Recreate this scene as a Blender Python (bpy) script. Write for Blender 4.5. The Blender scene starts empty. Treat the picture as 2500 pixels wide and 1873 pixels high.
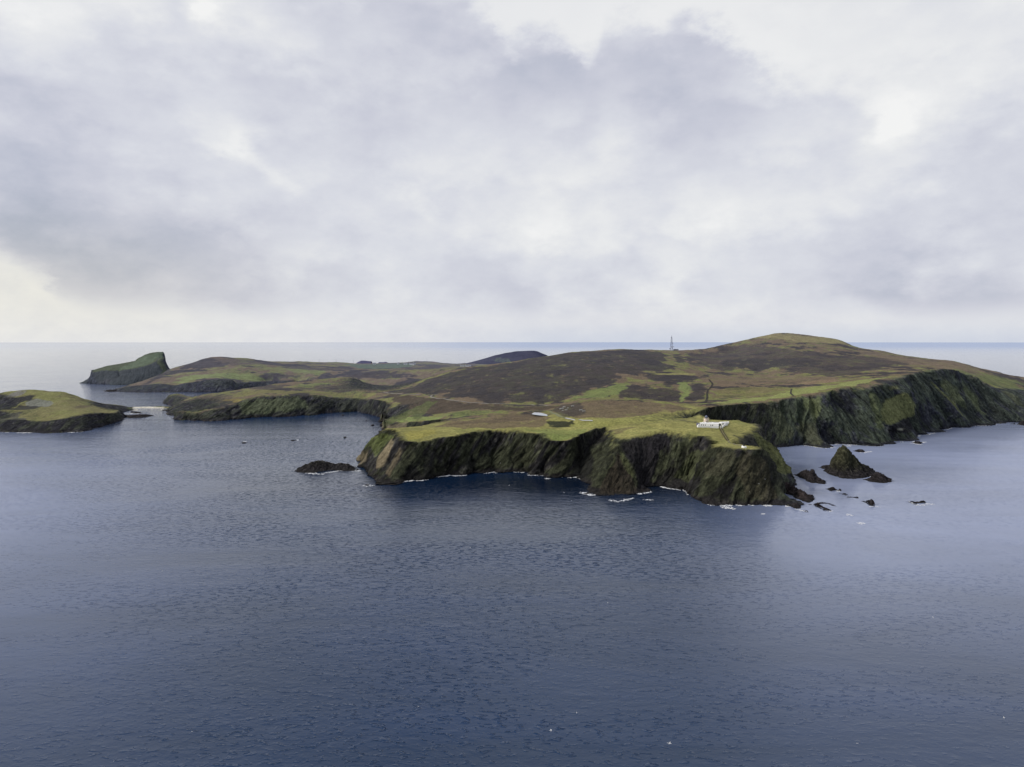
import bpy, bmesh, math, random
import numpy as np
from mathutils import Vector, Matrix

rng = np.random.default_rng(7)
random.seed(7)
scene = bpy.context.scene
COL = scene.collection

# ------------------------------------------------------------------ camera model
F_PX, CX, CY, CAM_H = 1805.0, 1250.0, 936.5, 150.0
PITCH = math.atan((CY - 833.0) / F_PX)
CP, SP = math.cos(PITCH), math.sin(PITCH)

def ray(px, py):
    a = (px - CX) / F_PX
    b = -(py - CY) / F_PX
    return np.array([a, CP + b * SP, -SP + b * CP])

def on_z(px, py, z=0.0):
    d = ray(px, py)
    t = (z - CAM_H) / d[2]
    return np.array([d[0] * t, d[1] * t, z])

def on_y(px, py, Y):
    d = ray(px, py)
    t = Y / d[1]
    return np.array([d[0] * t, Y, CAM_H + d[2] * t])

def W(p):
    """(px, py) -> point on the sea plane, (px, py, Y) -> point at forward distance Y"""
    return on_z(p[0], p[1]) if len(p) == 2 else on_y(*p)

# ------------------------------------------------------------------ numpy noise
_perm = rng.permutation(256).astype(np.int32)
_perm = np.concatenate([_perm, _perm, _perm])
_g = rng.normal(size=(256, 3)); _g /= np.linalg.norm(_g, axis=1)[:, None]
_g = _g.astype(np.float32)

def pnoise(x, y, z):
    x = np.asarray(x, np.float32); y = np.asarray(y, np.float32); z = np.asarray(z, np.float32)
    x, y, z = np.broadcast_arrays(x, y, z)
    xi = np.floor(x).astype(np.int32); yi = np.floor(y).astype(np.int32); zi = np.floor(z).astype(np.int32)
    fx = x - xi; fy = y - yi; fz = z - zi
    xi &= 255; yi &= 255; zi &= 255
    u = fx * fx * fx * (fx * (fx * 6 - 15) + 10)
    v = fy * fy * fy * (fy * (fy * 6 - 15) + 10)
    w = fz * fz * fz * (fz * (fz * 6 - 15) + 10)
    def corner(dx, dy, dz):
        h = _perm[_perm[_perm[xi + dx] + yi + dy] + zi + dz]
        g = _g[h]
        return g[..., 0] * (fx - dx) + g[..., 1] * (fy - dy) + g[..., 2] * (fz - dz)
    def lerp(a, b, t): return a + t * (b - a)
    r = lerp(lerp(lerp(corner(0,0,0), corner(1,0,0), u), lerp(corner(0,1,0), corner(1,1,0), u), v),
             lerp(lerp(corner(0,0,1), corner(1,0,1), u), lerp(corner(0,1,1), corner(1,1,1), u), v), w)
    return r * 1.6

def fbm(x, y, z, o=4, gain=0.5):
    r = 0; a = 1.0
    for i in range(o):
        r = r + a * pnoise(x * 2**i + 17.3 * i, y * 2**i + 5.1 * i, z * 2**i + 9.7 * i)
        a *= gain
    return r

def ridged(x, y, z, o=3):
    r = 0; a = 1.0; n = 0
    for i in range(o):
        r = r + a * (1 - 2 * np.abs(pnoise(x * 2**i + 3.3 * i, y * 2**i, z * 2**i)))
        n += a; a *= 0.5
    return r / n

def sstep(a, b, x):
    t = np.clip((x - a) / (b - a), 0, 1)
    return t * t * (3 - 2 * t)

def blur(a, n=1):
    for _ in range(n):
        p = np.pad(a, 1, mode='edge')
        a = (p[:-2, 1:-1] + p[2:, 1:-1] + p[1:-1, :-2] + p[1:-1, 2:] + 2 * p[1:-1, 1:-1]) / 6
    return a

# ------------------------------------------------------------------ materials
def new_mat(name):
    m = bpy.data.materials.new(name); m.use_nodes = True
    nt = m.node_tree
    b = nt.nodes.get('Principled BSDF')
    return m, nt, b

def simple_mat(name, col, rough=0.8, var=0.12, scale=2.0, spec=0.3):
    m, nt, b = new_mat(name)
    tc = nt.nodes.new('ShaderNodeTexCoord')
    n = nt.nodes.new('ShaderNodeTexNoise'); n.inputs['Scale'].default_value = scale; n.inputs['Detail'].default_value = 5
    nt.links.new(tc.outputs['Object'], n.inputs['Vector'])
    r = nt.nodes.new('ShaderNodeValToRGB')
    r.color_ramp.elements[0].position = 0.3; r.color_ramp.elements[1].position = 0.7
    r.color_ramp.elements[0].color = [c * (1 - var) for c in col] + [1]
    r.color_ramp.elements[1].color = [min(1, c * (1 + var)) for c in col] + [1]
    nt.links.new(n.outputs['Fac'], r.inputs['Fac'])
    nt.links.new(r.outputs['Color'], b.inputs['Base Color'])
    b.inputs['Roughness'].default_value = rough
    b.inputs['Specular IOR Level'].default_value = spec
    return m

def ground_mat(name):
    """vegetation / rock colour comes from the mesh's colour attribute; noise adds the fine grain"""
    m, nt, b = new_mat(name)
    L = nt.links.new
    at = nt.nodes.new('ShaderNodeAttribute'); at.attribute_name = 'ground_colour'
    geo = nt.nodes.new('ShaderNodeNewGeometry')
    def noise(s, d, rough=0.6):
        n = nt.nodes.new('ShaderNodeTexNoise'); n.inputs['Scale'].default_value = s
        n.inputs['Detail'].default_value = d; n.inputs['Roughness'].default_value = rough
        L(geo.outputs['Position'], n.inputs['Vector']); return n
    n1 = noise(0.35, 6, 0.65); n2 = noise(0.06, 5, 0.6)
    def rng_map(n, lo, hi):
        r = nt.nodes.new('ShaderNodeMapRange')
        r.inputs['From Min'].default_value = 0.3; r.inputs['From Max'].default_value = 0.7
        r.inputs['To Min'].default_value = lo; r.inputs['To Max'].default_value = hi
        L(n.outputs['Fac'], r.inputs['Value']); return r
    r1 = rng_map(n1, 0.58, 1.45); r2 = rng_map(n2, 0.80, 1.22)
    mu = nt.nodes.new('ShaderNodeMath'); mu.operation = 'MULTIPLY'
    L(r1.outputs[0], mu.inputs[0]); L(r2.outputs[0], mu.inputs[1])
    sc = nt.nodes.new('ShaderNodeVectorMath'); sc.operation = 'SCALE'
    L(at.outputs['Color'], sc.inputs[0]); L(mu.outputs[0], sc.inputs['Scale'])
    # bedding streaks and cracks on bare rock; alpha of the attribute says how rocky the spot is
    sx = nt.nodes.new('ShaderNodeSeparateXYZ'); L(geo.outputs['Position'], sx.inputs[0])
    def ma(op, a, c):
        n = nt.nodes.new('ShaderNodeMath'); n.operation = op
        for i, v in enumerate((a, c)):
            if isinstance(v, (int, float)): n.inputs[i].default_value = v
            else: L(v, n.inputs[i])
        return n.outputs[0]
    def streak(ang, off):
        mp = nt.nodes.new('ShaderNodeMapping'); mp.vector_type = 'POINT'; mp.inputs['Rotation'].default_value = (0, ang, 0)
        mp.inputs['Location'].default_value = (off, 0, 0)
        L(geo.outputs['Position'], mp.inputs['Vector'])
        m2 = nt.nodes.new('ShaderNodeMapping'); m2.inputs['Scale'].default_value = (.42, .10, .085); L(mp.outputs[0], m2.inputs['Vector'])
        n = nt.nodes.new('ShaderNodeTexNoise'); n.inputs['Scale'].default_value = 1.0; n.inputs['Detail'].default_value = 6; n.inputs['Roughness'].default_value = .68
        n.inputs['Distortion'].default_value = .5
        L(m2.outputs[0], n.inputs['Vector']); return n.outputs['Fac']
    side = nt.nodes.new('ShaderNodeMapRange'); side.interpolation_type = 'SMOOTHSTEP'
    L(ma('DIVIDE', sx.outputs[0], ma('MAXIMUM', sx.outputs[1], 1.0)), side.inputs[0]); side.inputs[1].default_value = .33; side.inputs[2].default_value = .45
    mxs = nt.nodes.new('ShaderNodeMix'); L(side.outputs[0], mxs.inputs[0]); L(streak(-.62, 0), mxs.inputs[2]); L(streak(.45, 9), mxs.inputs[3])
    stv = nt.nodes.new('ShaderNodeMapRange'); L(mxs.outputs[0], stv.inputs[0]); stv.inputs[1].default_value = .36; stv.inputs[2].default_value = .66
    stv.inputs[3].default_value = .38; stv.inputs[4].default_value = 1.75
    one = nt.nodes.new('ShaderNodeMix'); L(at.outputs['Alpha'], one.inputs[0]); one.inputs[2].default_value = 1.0; L(stv.outputs[0], one.inputs[3])
    sc2 = nt.nodes.new('ShaderNodeVectorMath'); sc2.operation = 'SCALE'; L(sc.outputs[0], sc2.inputs[0]); L(one.outputs[0], sc2.inputs['Scale'])
    L(sc2.outputs[0], b.inputs['Base Color'])
    b.inputs['Roughness'].default_value = 0.95
    b.inputs['Specular IOR Level'].default_value = 0.12
    bp = nt.nodes.new('ShaderNodeBump'); bp.inputs['Strength'].default_value = 0.9; bp.inputs['Distance'].default_value = 2.6
    L(ma('ADD', n1.outputs['Fac'], ma('MULTIPLY', ma('MULTIPLY', mxs.outputs[0], at.outputs['Alpha']), 1.6)), bp.inputs['Height']); L(bp.outputs[0], b.inputs['Normal'])
    return m

GROUND = ground_mat('turf_and_rock')

# ------------------------------------------------------------------ tagging
def tag(o, label=None, cat=None, group=None, kind=None):
    if label: o['label'] = label
    if cat: o['category'] = cat
    if group: o['group'] = group
    if kind: o['kind'] = kind
    return o

# ------------------------------------------------------------------ height fields
def jitter(pts, amp, levels, seed):
    """fractal subdivision of a 3-D polyline"""
    r = np.random.default_rng(seed)
    p = [np.array(q, float) for q in pts]
    for _ in range(levels):
        q = [p[0]]
        for a, b in zip(p[:-1], p[1:]):
            d = b - a; L = math.hypot(d[0], d[1])
            n = np.array([-d[1], d[0], 0]) / max(L, 1e-6)
            k = float(np.clip(r.normal() * amp, -2 * amp, 2 * amp))
            q.append((a + b) / 2 + n * L * k); q.append(b)
        p = q
    return np.array(p)

class Field:
    """terrain on a fan-shaped grid: columns are bearings, rows are distances; heights are interpolated
    between surveyed lines (shore, cliff top, ridges)"""
    def __init__(s, px0, px1, rows, step=2.0):
        s.u = (np.arange(px0, px1 + step, step) - CX) / F_PX
        s.Y = np.array(rows, float)
        s.nu, s.nv = len(s.u), len(s.Y)
        s.X2 = s.u[None, :] * s.Y[:, None]; s.Y2 = np.broadcast_to(s.Y[:, None], s.X2.shape).copy()
        s.sum = np.zeros((s.nv, s.nu)); s.cnt = np.zeros((s.nv, s.nu)); s.edge = np.zeros((s.nv, s.nu), bool)
        s.hi = np.zeros((s.nv, s.nu), bool); s.lo = np.zeros((s.nv, s.nu), bool)
        s.land = np.zeros((s.nv, s.nu), bool)
    def ij(s, P):
        P = np.atleast_2d(P)
        fi = np.interp(P[:, 1], s.Y, np.arange(s.nv))
        fj = (P[:, 0] / P[:, 1] - s.u[0]) / (s.u[1] - s.u[0])
        return fi, fj
    def inside(s, poly, X=None, Y=None):
        X = s.X2 if X is None else X; Y = s.Y2 if Y is None else Y
        m = np.zeros(X.shape, bool)
        x, y = poly[:, 0], poly[:, 1]
        lo, hi = y.min(), y.max()
        for k in range(len(x)):
            x1, y1, x2, y2 = x[k - 1], y[k - 1], x[k], y[k]
            if y1 == y2: continue
            c = (Y > min(y1, y2)) & (Y <= max(y1, y2))
            if not c.any(): continue
            m[c] ^= (X[c] < (x2 - x1) * (Y[c] - y1) / (y2 - y1) + x1)
        return m
    def line(s, P, edge=False, z=None, kind='hi'):
        P = np.array(P, float)
        out = []
        for a, b in zip(P[:-1], P[1:]):
            fi, fj = s.ij(np.array([a, b]))
            n = int(max(abs(fi[1] - fi[0]), abs(fj[1] - fj[0])) * 2) + 2
            t = np.linspace(0, 1, n)[:, None]
            out.append(a + (b - a) * t)
        Q = np.concatenate(out)
        fi, fj = s.ij(Q)
        i = np.rint(fi).astype(int); j = np.rint(fj).astype(int)
        ok = (j >= 0) & (j < s.nu) & (Q[:, 1] >= s.Y[0]) & (Q[:, 1] <= s.Y[-1])
        zz = Q[:, 2] if z is None else np.full(len(Q), z)
        np.add.at(s.sum, (i[ok], j[ok]), zz[ok]); np.add.at(s.cnt, (i[ok], j[ok]), 1)
        if edge: s.edge[i[ok], j[ok]] = True
        if kind == 'hi': s.hi[i[ok], j[ok]] = True
        elif kind == 'lo': s.lo[i[ok], j[ok]] = True
    def coast(s, P):
        poly = np.array(P)
        s.land |= s.inside(poly)
        s.line(np.concatenate([poly, poly[:1]]), edge=True, z=0.0, kind='lo')
        s.coastline = poly
    @staticmethod
    def relax(C, K, start, fine=70):
        levels = [(C, K)]
        while min(levels[-1][0].shape) > 24:
            c, k = levels[-1]
            h, w = c.shape; h2, w2 = (h + 1) // 2, (w + 1) // 2
            cp = np.zeros((h2 * 2, w2 * 2)); kp = np.zeros((h2 * 2, w2 * 2))
            cp[:h, :w] = c * k; kp[:h, :w] = k
            cs = cp.reshape(h2, 2, w2, 2).sum((1, 3)); ks = kp.reshape(h2, 2, w2, 2).sum((1, 3))
            levels.append((np.where(ks > 0, cs / np.maximum(ks, 1), 0), ks > 0))
        z = None
        for li, (c, k) in reversed(list(enumerate(levels))):
            if z is None: z = np.where(k, c, start)
            else:
                z = np.repeat(np.repeat(z, 2, 0), 2, 1)[:c.shape[0], :c.shape[1]]
                z = np.where(k, c, blur(z, 1))
            for _ in range(400 if li > 3 else (120 if li > 0 else fine)):
                p = np.pad(z, 1, mode='edge')
                z = np.where(k, c, (p[:-2, 1:-1] + p[2:, 1:-1] + p[1:-1, :-2] + p[1:-1, 2:]) * 0.25)
        return z
    def solve(s, sea=-5.0, smooth=6, profile=.75):
        C = np.where(s.cnt > 0, s.sum / np.maximum(s.cnt, 1), 0.0)
        K = s.cnt > 0
        C[~s.land & ~K] = sea; K = K | ~s.land
        z = s.relax(C, K, 20.0)
        # 0 at the shore, 1 from the cliff top inland
        t = s.relax(np.where(s.hi & ~s.lo, 1.0, 0.0), s.hi | s.lo | ~s.land, 1.0, 60)
        s.t = t
        z = np.where((z > 0) & (t < 1), z * np.clip(t, .02, 1) ** (np.asarray(profile) - 1), z)
        # soften the creases inland, keep shore and cliff edge crisp
        near = s.edge | ~s.land
        m = near.astype(float)
        m = np.clip(blur(m, 5) * 4, 0, 1)
        zb = blur(z, smooth * 3)
        zb = m * z + (1 - m) * zb
        s.z = zb
        s.inland = 1 - np.clip(blur(near.astype(float), 12) * 3, 0, 1)
        return s
    def ground(s, px, py, lift=0.0):
        """first point of the terrain met by the sight line through a pixel"""
        for it in range(1):
            d = ray(px, py)
            j = (d[0] / d[1] - s.u[0]) / (s.u[1] - s.u[0])
            j0 = int(np.clip(math.floor(j), 0, s.nu - 2)); f = min(max(j - j0, 0), 1)
            col = s.zz[:, j0] * (1 - f) + s.zz[:, j0 + 1] * f
            zr = CAM_H + d[2] / d[1] * s.Y
            hit = np.nonzero((col >= zr) & (col > -1))[0]
            if len(hit):
                i = hit[0]
                if i > 0:
                    a = zr[i - 1] - col[i - 1]; b = col[i] - zr[i]
                    t = a / max(a + b, 1e-6); Y = s.Y[i - 1] + t * (s.Y[i] - s.Y[i - 1])
                else: Y = s.Y[0]
                z = float(np.interp(Y, s.Y, col))
            else:
                i = int(np.argmin(np.where(col > -1, zr - col, 1e9))); Y = s.Y[i]; z = float(col[i])
            return np.array([d[0] / d[1] * Y, Y, z + lift])
    def height(s, X, Y):
        fi, fj = s.ij(np.array([[X, Y, 0]]))
        i = int(np.clip(fi[0], 0, s.nv - 2)); j = int(np.clip(fj[0], 0, s.nu - 2))
        a, b = fi[0] - i, fj[0] - j
        z = s.zz
        return float((z[i, j] * (1 - b) + z[i, j + 1] * b) * (1 - a) + (z[i + 1, j] * (1 - b) + z[i + 1, j + 1] * b) * a)
    def mesh(s, name, P, colour, mat, sea=-5.0):
        keep = np.zeros((s.nv, s.nu), bool)
        up = s.z > sea + 0.05
        q = up[:-1, :-1] | up[1:, :-1] | up[:-1, 1:] | up[1:, 1:]
        keep[:-1, :-1] |= q; keep[1:, :-1] |= q; keep[:-1, 1:] |= q; keep[1:, 1:] |= q
        idx = np.full((s.nv, s.nu), -1, np.int64); idx[keep] = np.arange(keep.sum())
        fa = np.stack([idx[:-1, :-1][q], idx[:-1, 1:][q], idx[1:, 1:][q], idx[1:, :-1][q]], 1)
        V = P[keep]
        me = bpy.data.meshes.new(name)
        me.vertices.add(len(V)); me.vertices.foreach_set('co', V.astype(np.float32).ravel())
        me.loops.add(fa.size); me.loops.foreach_set('vertex_index', fa.astype(np.int32).ravel())
        me.polygons.add(len(fa)); me.polygons.foreach_set('loop_start', np.arange(0, fa.size, 4, dtype=np.int32))
        me.polygons.foreach_set('use_smooth', np.ones(len(fa), bool))
        me.update(calc_edges=True)
        at = me.attributes.new('ground_colour', 'FLOAT_COLOR', 'POINT')
        c = np.ones((len(V), 4), np.float32); c[:, :3] = colour[keep]; c[:, 3] = s.rk[keep] if hasattr(s, 'rk') else 0.0
        at.data.foreach_set('color', c.ravel())
        me.materials.append(mat)
        o = bpy.data.objects.new(name, me); COL.objects.link(o)
        return o

def grow_rows(y0, y1, d0, d1):
    r = [y0]
    while r[-1] < y1:
        t = (r[-1] - y0) / (y1 - y0)
        r.append(r[-1] + d0 + (d1 - d0) * t)
    return r

def finish(F, amp=6.0, strata=None, rough=0.5, cell=1.0, seed=0.0, big=None):
    """fine relief + cliff ribs; returns vertex positions, steepness and rib value"""
    X, Y, z = F.X2, F.Y2, F.z.copy()
    L = F.z > -4.9
    n = np.zeros_like(z)
    n[L] = rough * (fbm(X[L] / (40 * cell) + seed, Y[L] / (40 * cell), 0.3, 4, 0.55) * 1.6)
    z = z + n * np.clip(F.inland * 1.2, 0, 1)
    zs = blur(F.z, 4)
    gi = np.gradient(zs, axis=0) / np.gradient(F.Y2, axis=0)
    gj = np.gradient(zs, axis=1) / np.gradient(F.X2, axis=1)
    gi = gi - gj * F.u[None, :]
    g = np.hypot(gi, gj)
    steep = sstep(0.45, 1.1, blur(g, 3))
    cz = np.clip((1 - F.t) * 12, 0, 1) * (F.z > -4.9)
    steep = np.maximum(steep, blur(cz, 2))
    hx, hy = -gj / np.maximum(g, 1e-3), -gi / np.maximum(g, 1e-3)
    hx, hy = blur(hx, 3), blur(hy, 3)
    rib = np.zeros_like(z)
    x, y, zz = X[L], Y[L], z[L]
    lean = strata(x, y) if strata else np.zeros_like(x)
    # rock ribs lean across the face
    t = x - zz * lean
    t = t + 0.35 * (y - 800) * 0.2
    s2 = zz + x * lean * 0.4
    warp = fbm(x / 40 + seed, y / 60, zz / 40, 2) * 5 * cell
    a = ridged((t + warp) / (26 * cell) + seed, y / (90 * cell), s2 / (90 * cell), 3)
    b = ridged((t + warp) / (9.5 * cell) + 4 + seed, y / (60 * cell), s2 / (55 * cell), 3)
    c = fbm(x / (7 * cell), y / (7 * cell), zz / (5 * cell), 3)
    e = ridged((t + warp) / (3.4 * cell) + 9 + seed, y / (30 * cell), s2 / (22 * cell), 2)
    rib[L] = a * 0.58 + b * 0.45 + e * 0.20 + c * 0.14 - .1
    d = rib * steep * amp
    if big is not None:
        bg = np.zeros_like(z); bg[L] = ridged((t + warp * 2) / 62 + 2.7, y / 160, s2 / 150, 2) - .25
        bg = bg * big
        d = d + bg * steep; rib = rib + bg * .035
    P = np.stack([X + hx * d, Y + hy * d, z + rib * steep * amp * 0.12], -1)
    F.zz = z
    F.st = np.zeros_like(z); F.s2 = np.zeros_like(z); F.st[L] = t + warp; F.s2[L] = s2
    return P, steep, rib, g

def paint(F, P, polys, colour, field_z=True):
    X, Y = F.X2, F.Y2
    wn = None
    for spec in polys:
        pts, col, op = spec[0], np.array(spec[1]), spec[2]
        wamp = spec[3] if len(spec) > 3 else 10.0
        plane = spec[4] if len(spec) > 4 else 'xy'
        G = np.array([F.ground(*p) for p in pts])
        if plane == 'xy':
            if wn is None:
                wn = (fbm(X / 45, Y / 60, 3.3, 6, 0.68), fbm(X / 45 + 31, Y / 60, 8.3, 6, 0.68), fbm(X / 16, Y / 34, 4.4, 5, .65), fbm(X / 5, Y / 9, 2.4, 3, .65))
            bx = (X > G[:, 0].min() - 40) & (X < G[:, 0].max() + 40) & (Y > G[:, 1].min() - 60) & (Y < G[:, 1].max() + 60)
            m = np.zeros(X.shape)
            k = np.nonzero(bx)
            if len(k[0]) == 0: continue
            sc = wamp * np.maximum(1, Y[bx] / 1100)
            m[bx] = F.inside(G, X[bx] + wn[0][bx] * sc, Y[bx] + wn[1][bx] * sc * 1.5)
        else:
            y0, y1 = G[:, 1].min() - 25, G[:, 1].max() + 25
            px = P[..., 0]; pz = P[..., 2]
            bx = (P[..., 1] > y0) & (P[..., 1] < y1) & (px > G[:, 0].min() - 20) & (px < G[:, 0].max() + 20)
            m = np.zeros(X.shape)
            w1 = fbm(px[bx] / 14, pz[bx] / 14, 1.0, 3) * wamp; w2 = fbm(px[bx] / 14, pz[bx] / 14, 7.0, 3) * wamp
            m[bx] = F.inside(G[:, [0, 2]], px[bx] + w1, pz[bx] + w2)
        if plane == 'xy':
            m = blur(m, 10)
            m = sstep(.22, .78, m + (.42 * wn[2] + .25 * wn[3]) * (4 * m * (1 - m))) * op
            m = m * (1 - .5 * sstep(.45, .85, wn[2]))
        else: m = blur(m, 1) * op
        m = m[..., None]
        colour = colour * (1 - m) + col * m
    return colour
# ------------------------------------------------------------------ palette (linear albedo)
G_LIGHT = np.array((.262, .248, .086)); G_GREEN = np.array((.138, .168, .052)); TAN = np.array((.145, .108, .068))
BROWN = np.array((.105, .079, .050)); HEATH = np.array((.033, .0285, .027)); HEATH2 = np.array((.055, .045, .041))
CLIFFG = np.array((.034, .037, .022)); ROCK = np.array((.021, .020, .0215)); BEIGE = np.array((.20, .165, .105))
WET = np.array((.020, .018, .018))

def B(px, Y):
    return np.array([(px - CX) / F_PX * Y, Y, 0.0])

def pts(l):
    return [W(p) for p in l]

def haze(col, Y, k=9000.0):  # distance haze mixed straight into the ground colour
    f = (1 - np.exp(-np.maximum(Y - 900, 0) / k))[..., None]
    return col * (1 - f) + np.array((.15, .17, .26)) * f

def cliff_colour(F, P, base, steep, rib, bluish=0.0, rocky=0.0):
    X, Y, Z = P[..., 0], P[..., 1], P[..., 2]
    L = F.z > -4.9
    n1 = np.zeros(X.shape); n2 = np.zeros(X.shape); n3 = np.zeros(X.shape)
    n1[L] = fbm(F.st[L] / 11, Y[L] / 60, F.s2[L] / 40, 5, 0.62)
    n2[L] = fbm(F.st[L] / 4.5, Y[L] / 12, F.s2[L] / 9 + 40, 4, 0.6)
    n3[L] = fbm(X[L] / 60, Y[L] / 60, Z[L] / 50 + 20, 3)
    rockm = sstep(-0.15, 0.35, n1 * 0.8 + n3 * 0.5 - rib * 0.15 + rocky)[..., None]
    c = CLIFFG * (1 - rockm) + ROCK * rockm
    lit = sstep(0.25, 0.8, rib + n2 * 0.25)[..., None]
    c = c * (0.5 + 0.75 * lit)  # shade painted into the hollows between ribs, crests left lighter
    pale = (sstep(0.45, 0.8, n2 + n1 * 0.3) * sstep(-.1, .3, n3))[..., None]
    c = c * (1 - pale * 0.45) + np.array((.13, .125, .10)) * pale * 0.45
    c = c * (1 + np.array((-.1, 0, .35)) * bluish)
    low = (1 - sstep(1.5, 5.5, Z + n2 * 2.5))[..., None]
    c = c * (1 - low) + WET * (1 + .5 * n2[..., None]) * low
    e = np.clip(steep + 0.45 * n2 * (steep > 0.02) * (steep < 0.98), 0, 1)[..., None]
    F.rk = e[..., 0]
    return base * (1 - e) + c * e

def moor(F, cover=0.0, s=1.0):
    """mosaic of heather, tan grass and green grass in irregular wind-drawn patches"""
    X, Y = F.X2, F.Y2
    n = fbm(X / (70 * s), Y / (95 * s), 1.7, 5, 0.62)
    m = fbm(X / (24 * s) + 9, Y / (40 * s), 5.7, 4, 0.62)
    g = fbm(X / (150 * s) + 40, Y / (180 * s), 2.2, 3)
    h = sstep(-0.12, 0.25, n + 0.45 * m + cover)[..., None]
    a = sstep(-0.3, 0.4, m + 0.5 * g)[..., None]
    grass = TAN * (1 - a) + (G_LIGHT * .45 + G_GREEN * .35) * a
    heath = HEATH * (1 - a * 0.6) + HEATH2 * a * 0.6
    return grass * (1 - h) + heath * h, n, m, g

# =================================================================== MAIN ISLAND
rows = grow_rows(650, 920, .9, .9) + grow_rows(921, 1500, .9, 2.6) + grow_rows(1503, 2780, 2.7, 16)
M = Field(360, 2720, rows, 2.0)

front = [(881,1125),(890,1135),(899,1143),(907,1150),(912,1154),(920,1167),(935,1179),(945,1181),(958,1182),(972,1178),(980,1175),
 (990,1172),(1000,1170),(1020,1170),(1040,1167),(1055,1162),(1068,1162),(1082,1160),(1095,1158),(1105,1161),(1120,1159),(1140,1155),(1150,1149),
 (1165,1152),(1178,1153),(1190,1151),(1198,1144),(1210,1146),(1225,1151),(1240,1151),(1250,1146),(1260,1150),(1275,1152),(1282,1147),(1290,1151),
 (1305,1158),(1318,1161),(1328,1157),(1340,1163),(1350,1164),(1365,1164),(1385,1163),(1402,1161),(1407,1152),(1416,1150),(1424,1158),
 (1427,1167),(1434,1173),(1445,1180),(1453,1182),(1448,1189),(1441,1203),(1448,1206),(1460,1208),(1480,1210),(1500,1209),(1515,1206),
 (1530,1206),(1545,1204),(1558,1203),(1567,1199),(1556,1192),(1552,1186),(1560,1182),(1575,1184),(1592,1183),(1607,1185),(1622,1186),
 (1640,1191),(1660,1194),(1675,1194),(1683,1197),(1690,1204),(1699,1210),(1712,1216),(1716,1214),(1718,1222),(1724,1228),(1738,1231),(1750,1233),
 (1757,1228),(1766,1231),(1790,1230),(1815,1231),(1842,1231),(1870,1229),(1882,1231),(1895,1232),(1912,1230),(1920,1231),(1929,1229),(1925,1222),(1918,1219),
 (1910,1211),(1903,1201),(1906,1186),(1922,1176),(1913,1163),(1905,1152),(1890,1130),(1876,1108)]
east = [(1880,1090),(1900,1091),(1920,1088),(1935,1086),(1948,1085),(1955,1082),(1968,1084),(1985,1088),(2000,1091),(2012,1092),(2030,1089),(2040,1086),
 (2060,1085),(2085,1084),(2105,1087),(2130,1086),(2145,1083),(2158,1080),(2166,1076),(2180,1077),(2200,1077),(2212,1071),(2230,1067),(2250,1063),
 (2266,1061),(2282,1054),(2262,1049),(2280,1047),(2300,1046),(2330,1043),(2352,1041),(2365,1042),(2385,1039),(2410,1037),(2430,1035),(2450,1033),(2470,1030),(2500,1031),(2560,1026),(2700,1016)]
west = [(403,985),(415,990),(420,997),(423,1005),(424,1022),(432,1025),(445,1026),(458,1025),(475,1027),(490,1025),(505,1028),(520,1028),(540,1027),(560,1024),(580,1024),(600,1020),
 (620,1019),(650,1018),(680,1018),(720,1016),(745,1013),(760,1014),(780,1010),(800,1008),(830,1006),(850,1005),(870,1004),(885,1008),(898,1010),(910,1013),(922,1017),(935,1020),(943,1028),(942,1038),(940,1046)]
geo_w = [B(960,1230),B(1010,1200),B(1060,1150),B(1085,1110),B(1050,1060),B(1000,1012),B(950,980),B(925,968),B(900,955),B(880,942)]
geo_e = [B(1850,985),B(1800,985),B(1740,978),B(1714,968),B(1740,1005),B(1800,1035),B(1850,1050)]
back = [B(2715,1500),B(2715,1900),B(2500,2150),B(2300,2350),B(2100,2560),B(1900,2720),B(1600,2560),B(1300,2480),B(1000,2320),B(800,2260),B(700,2100),B(600,1950),B(520,1830),B(475,1790),B(460,1850),B(420,1855)]
shore = np.concatenate([jitter(pts(front), .11, 2, 3), jitter(geo_e, .1, 2, 5), jitter(pts(east), .11, 2, 4), np.array(back), jitter(pts(west), .1, 2, 6), np.array(geo_w)])
M.coast(shore)

def top(l, seed=0, amp=.11, lv=3):
    M.line(jitter(pts(l), amp, lv, seed), edge=True)
def ridge(l):
    M.line(jitter(pts(l), .05, 2, int(l[0][0])), edge=True, kind='')
def lay(l):
    M.line(pts(l))

# cliff tops of the near headland, west to east
top([(945,1046,930),(962,1047,890),(978,1059,850),(985,1070,832),(1000,1078,822),(1020,1078,828),(1040,1075,835),(1070,1068,842),(1100,1065,850),(1140,1055,868),(1155,1053,872),(1170,1049,882),(1190,1050,882),
     (1210,1048,890),(1240,1052,885),(1270,1048,890),(1278,1056,874),(1300,1058,864),(1320,1057,862),(1350,1057,860),(1336,1069,845),(1345,1075,841),(1360,1077,838),(1385,1076,838),(1400,1067,845),(1412,1062,855),(1430,1055,864),(1440,1050,874),
     (1450,1046,882),(1466,1046,886),(1480,1042,892),(1496,1046,880),(1500,1056,855),(1510,1068,822),(1525,1070,814),(1560,1063,818),(1590,1056,824),(1620,1048,832),(1635,1049,830),(1650,1050,828),(1668,1052,822),(1685,1053,817),(1692,1058,808),(1705,1064,797),(1720,1065,794),
     (1737,1064,792),(1743,1073,772),(1760,1077,760),(1776,1079,756)], 11)
top([(881,1125,927),(895,1100,922),(909,1078,916),(922,1065,920),(935,1055,925),(945,1046,930),(970,1045,940),(1000,1044,952),(1025,1040,962),(1050,1036,977),(1090,1027,1012)], 12, .06, 2)
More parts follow.
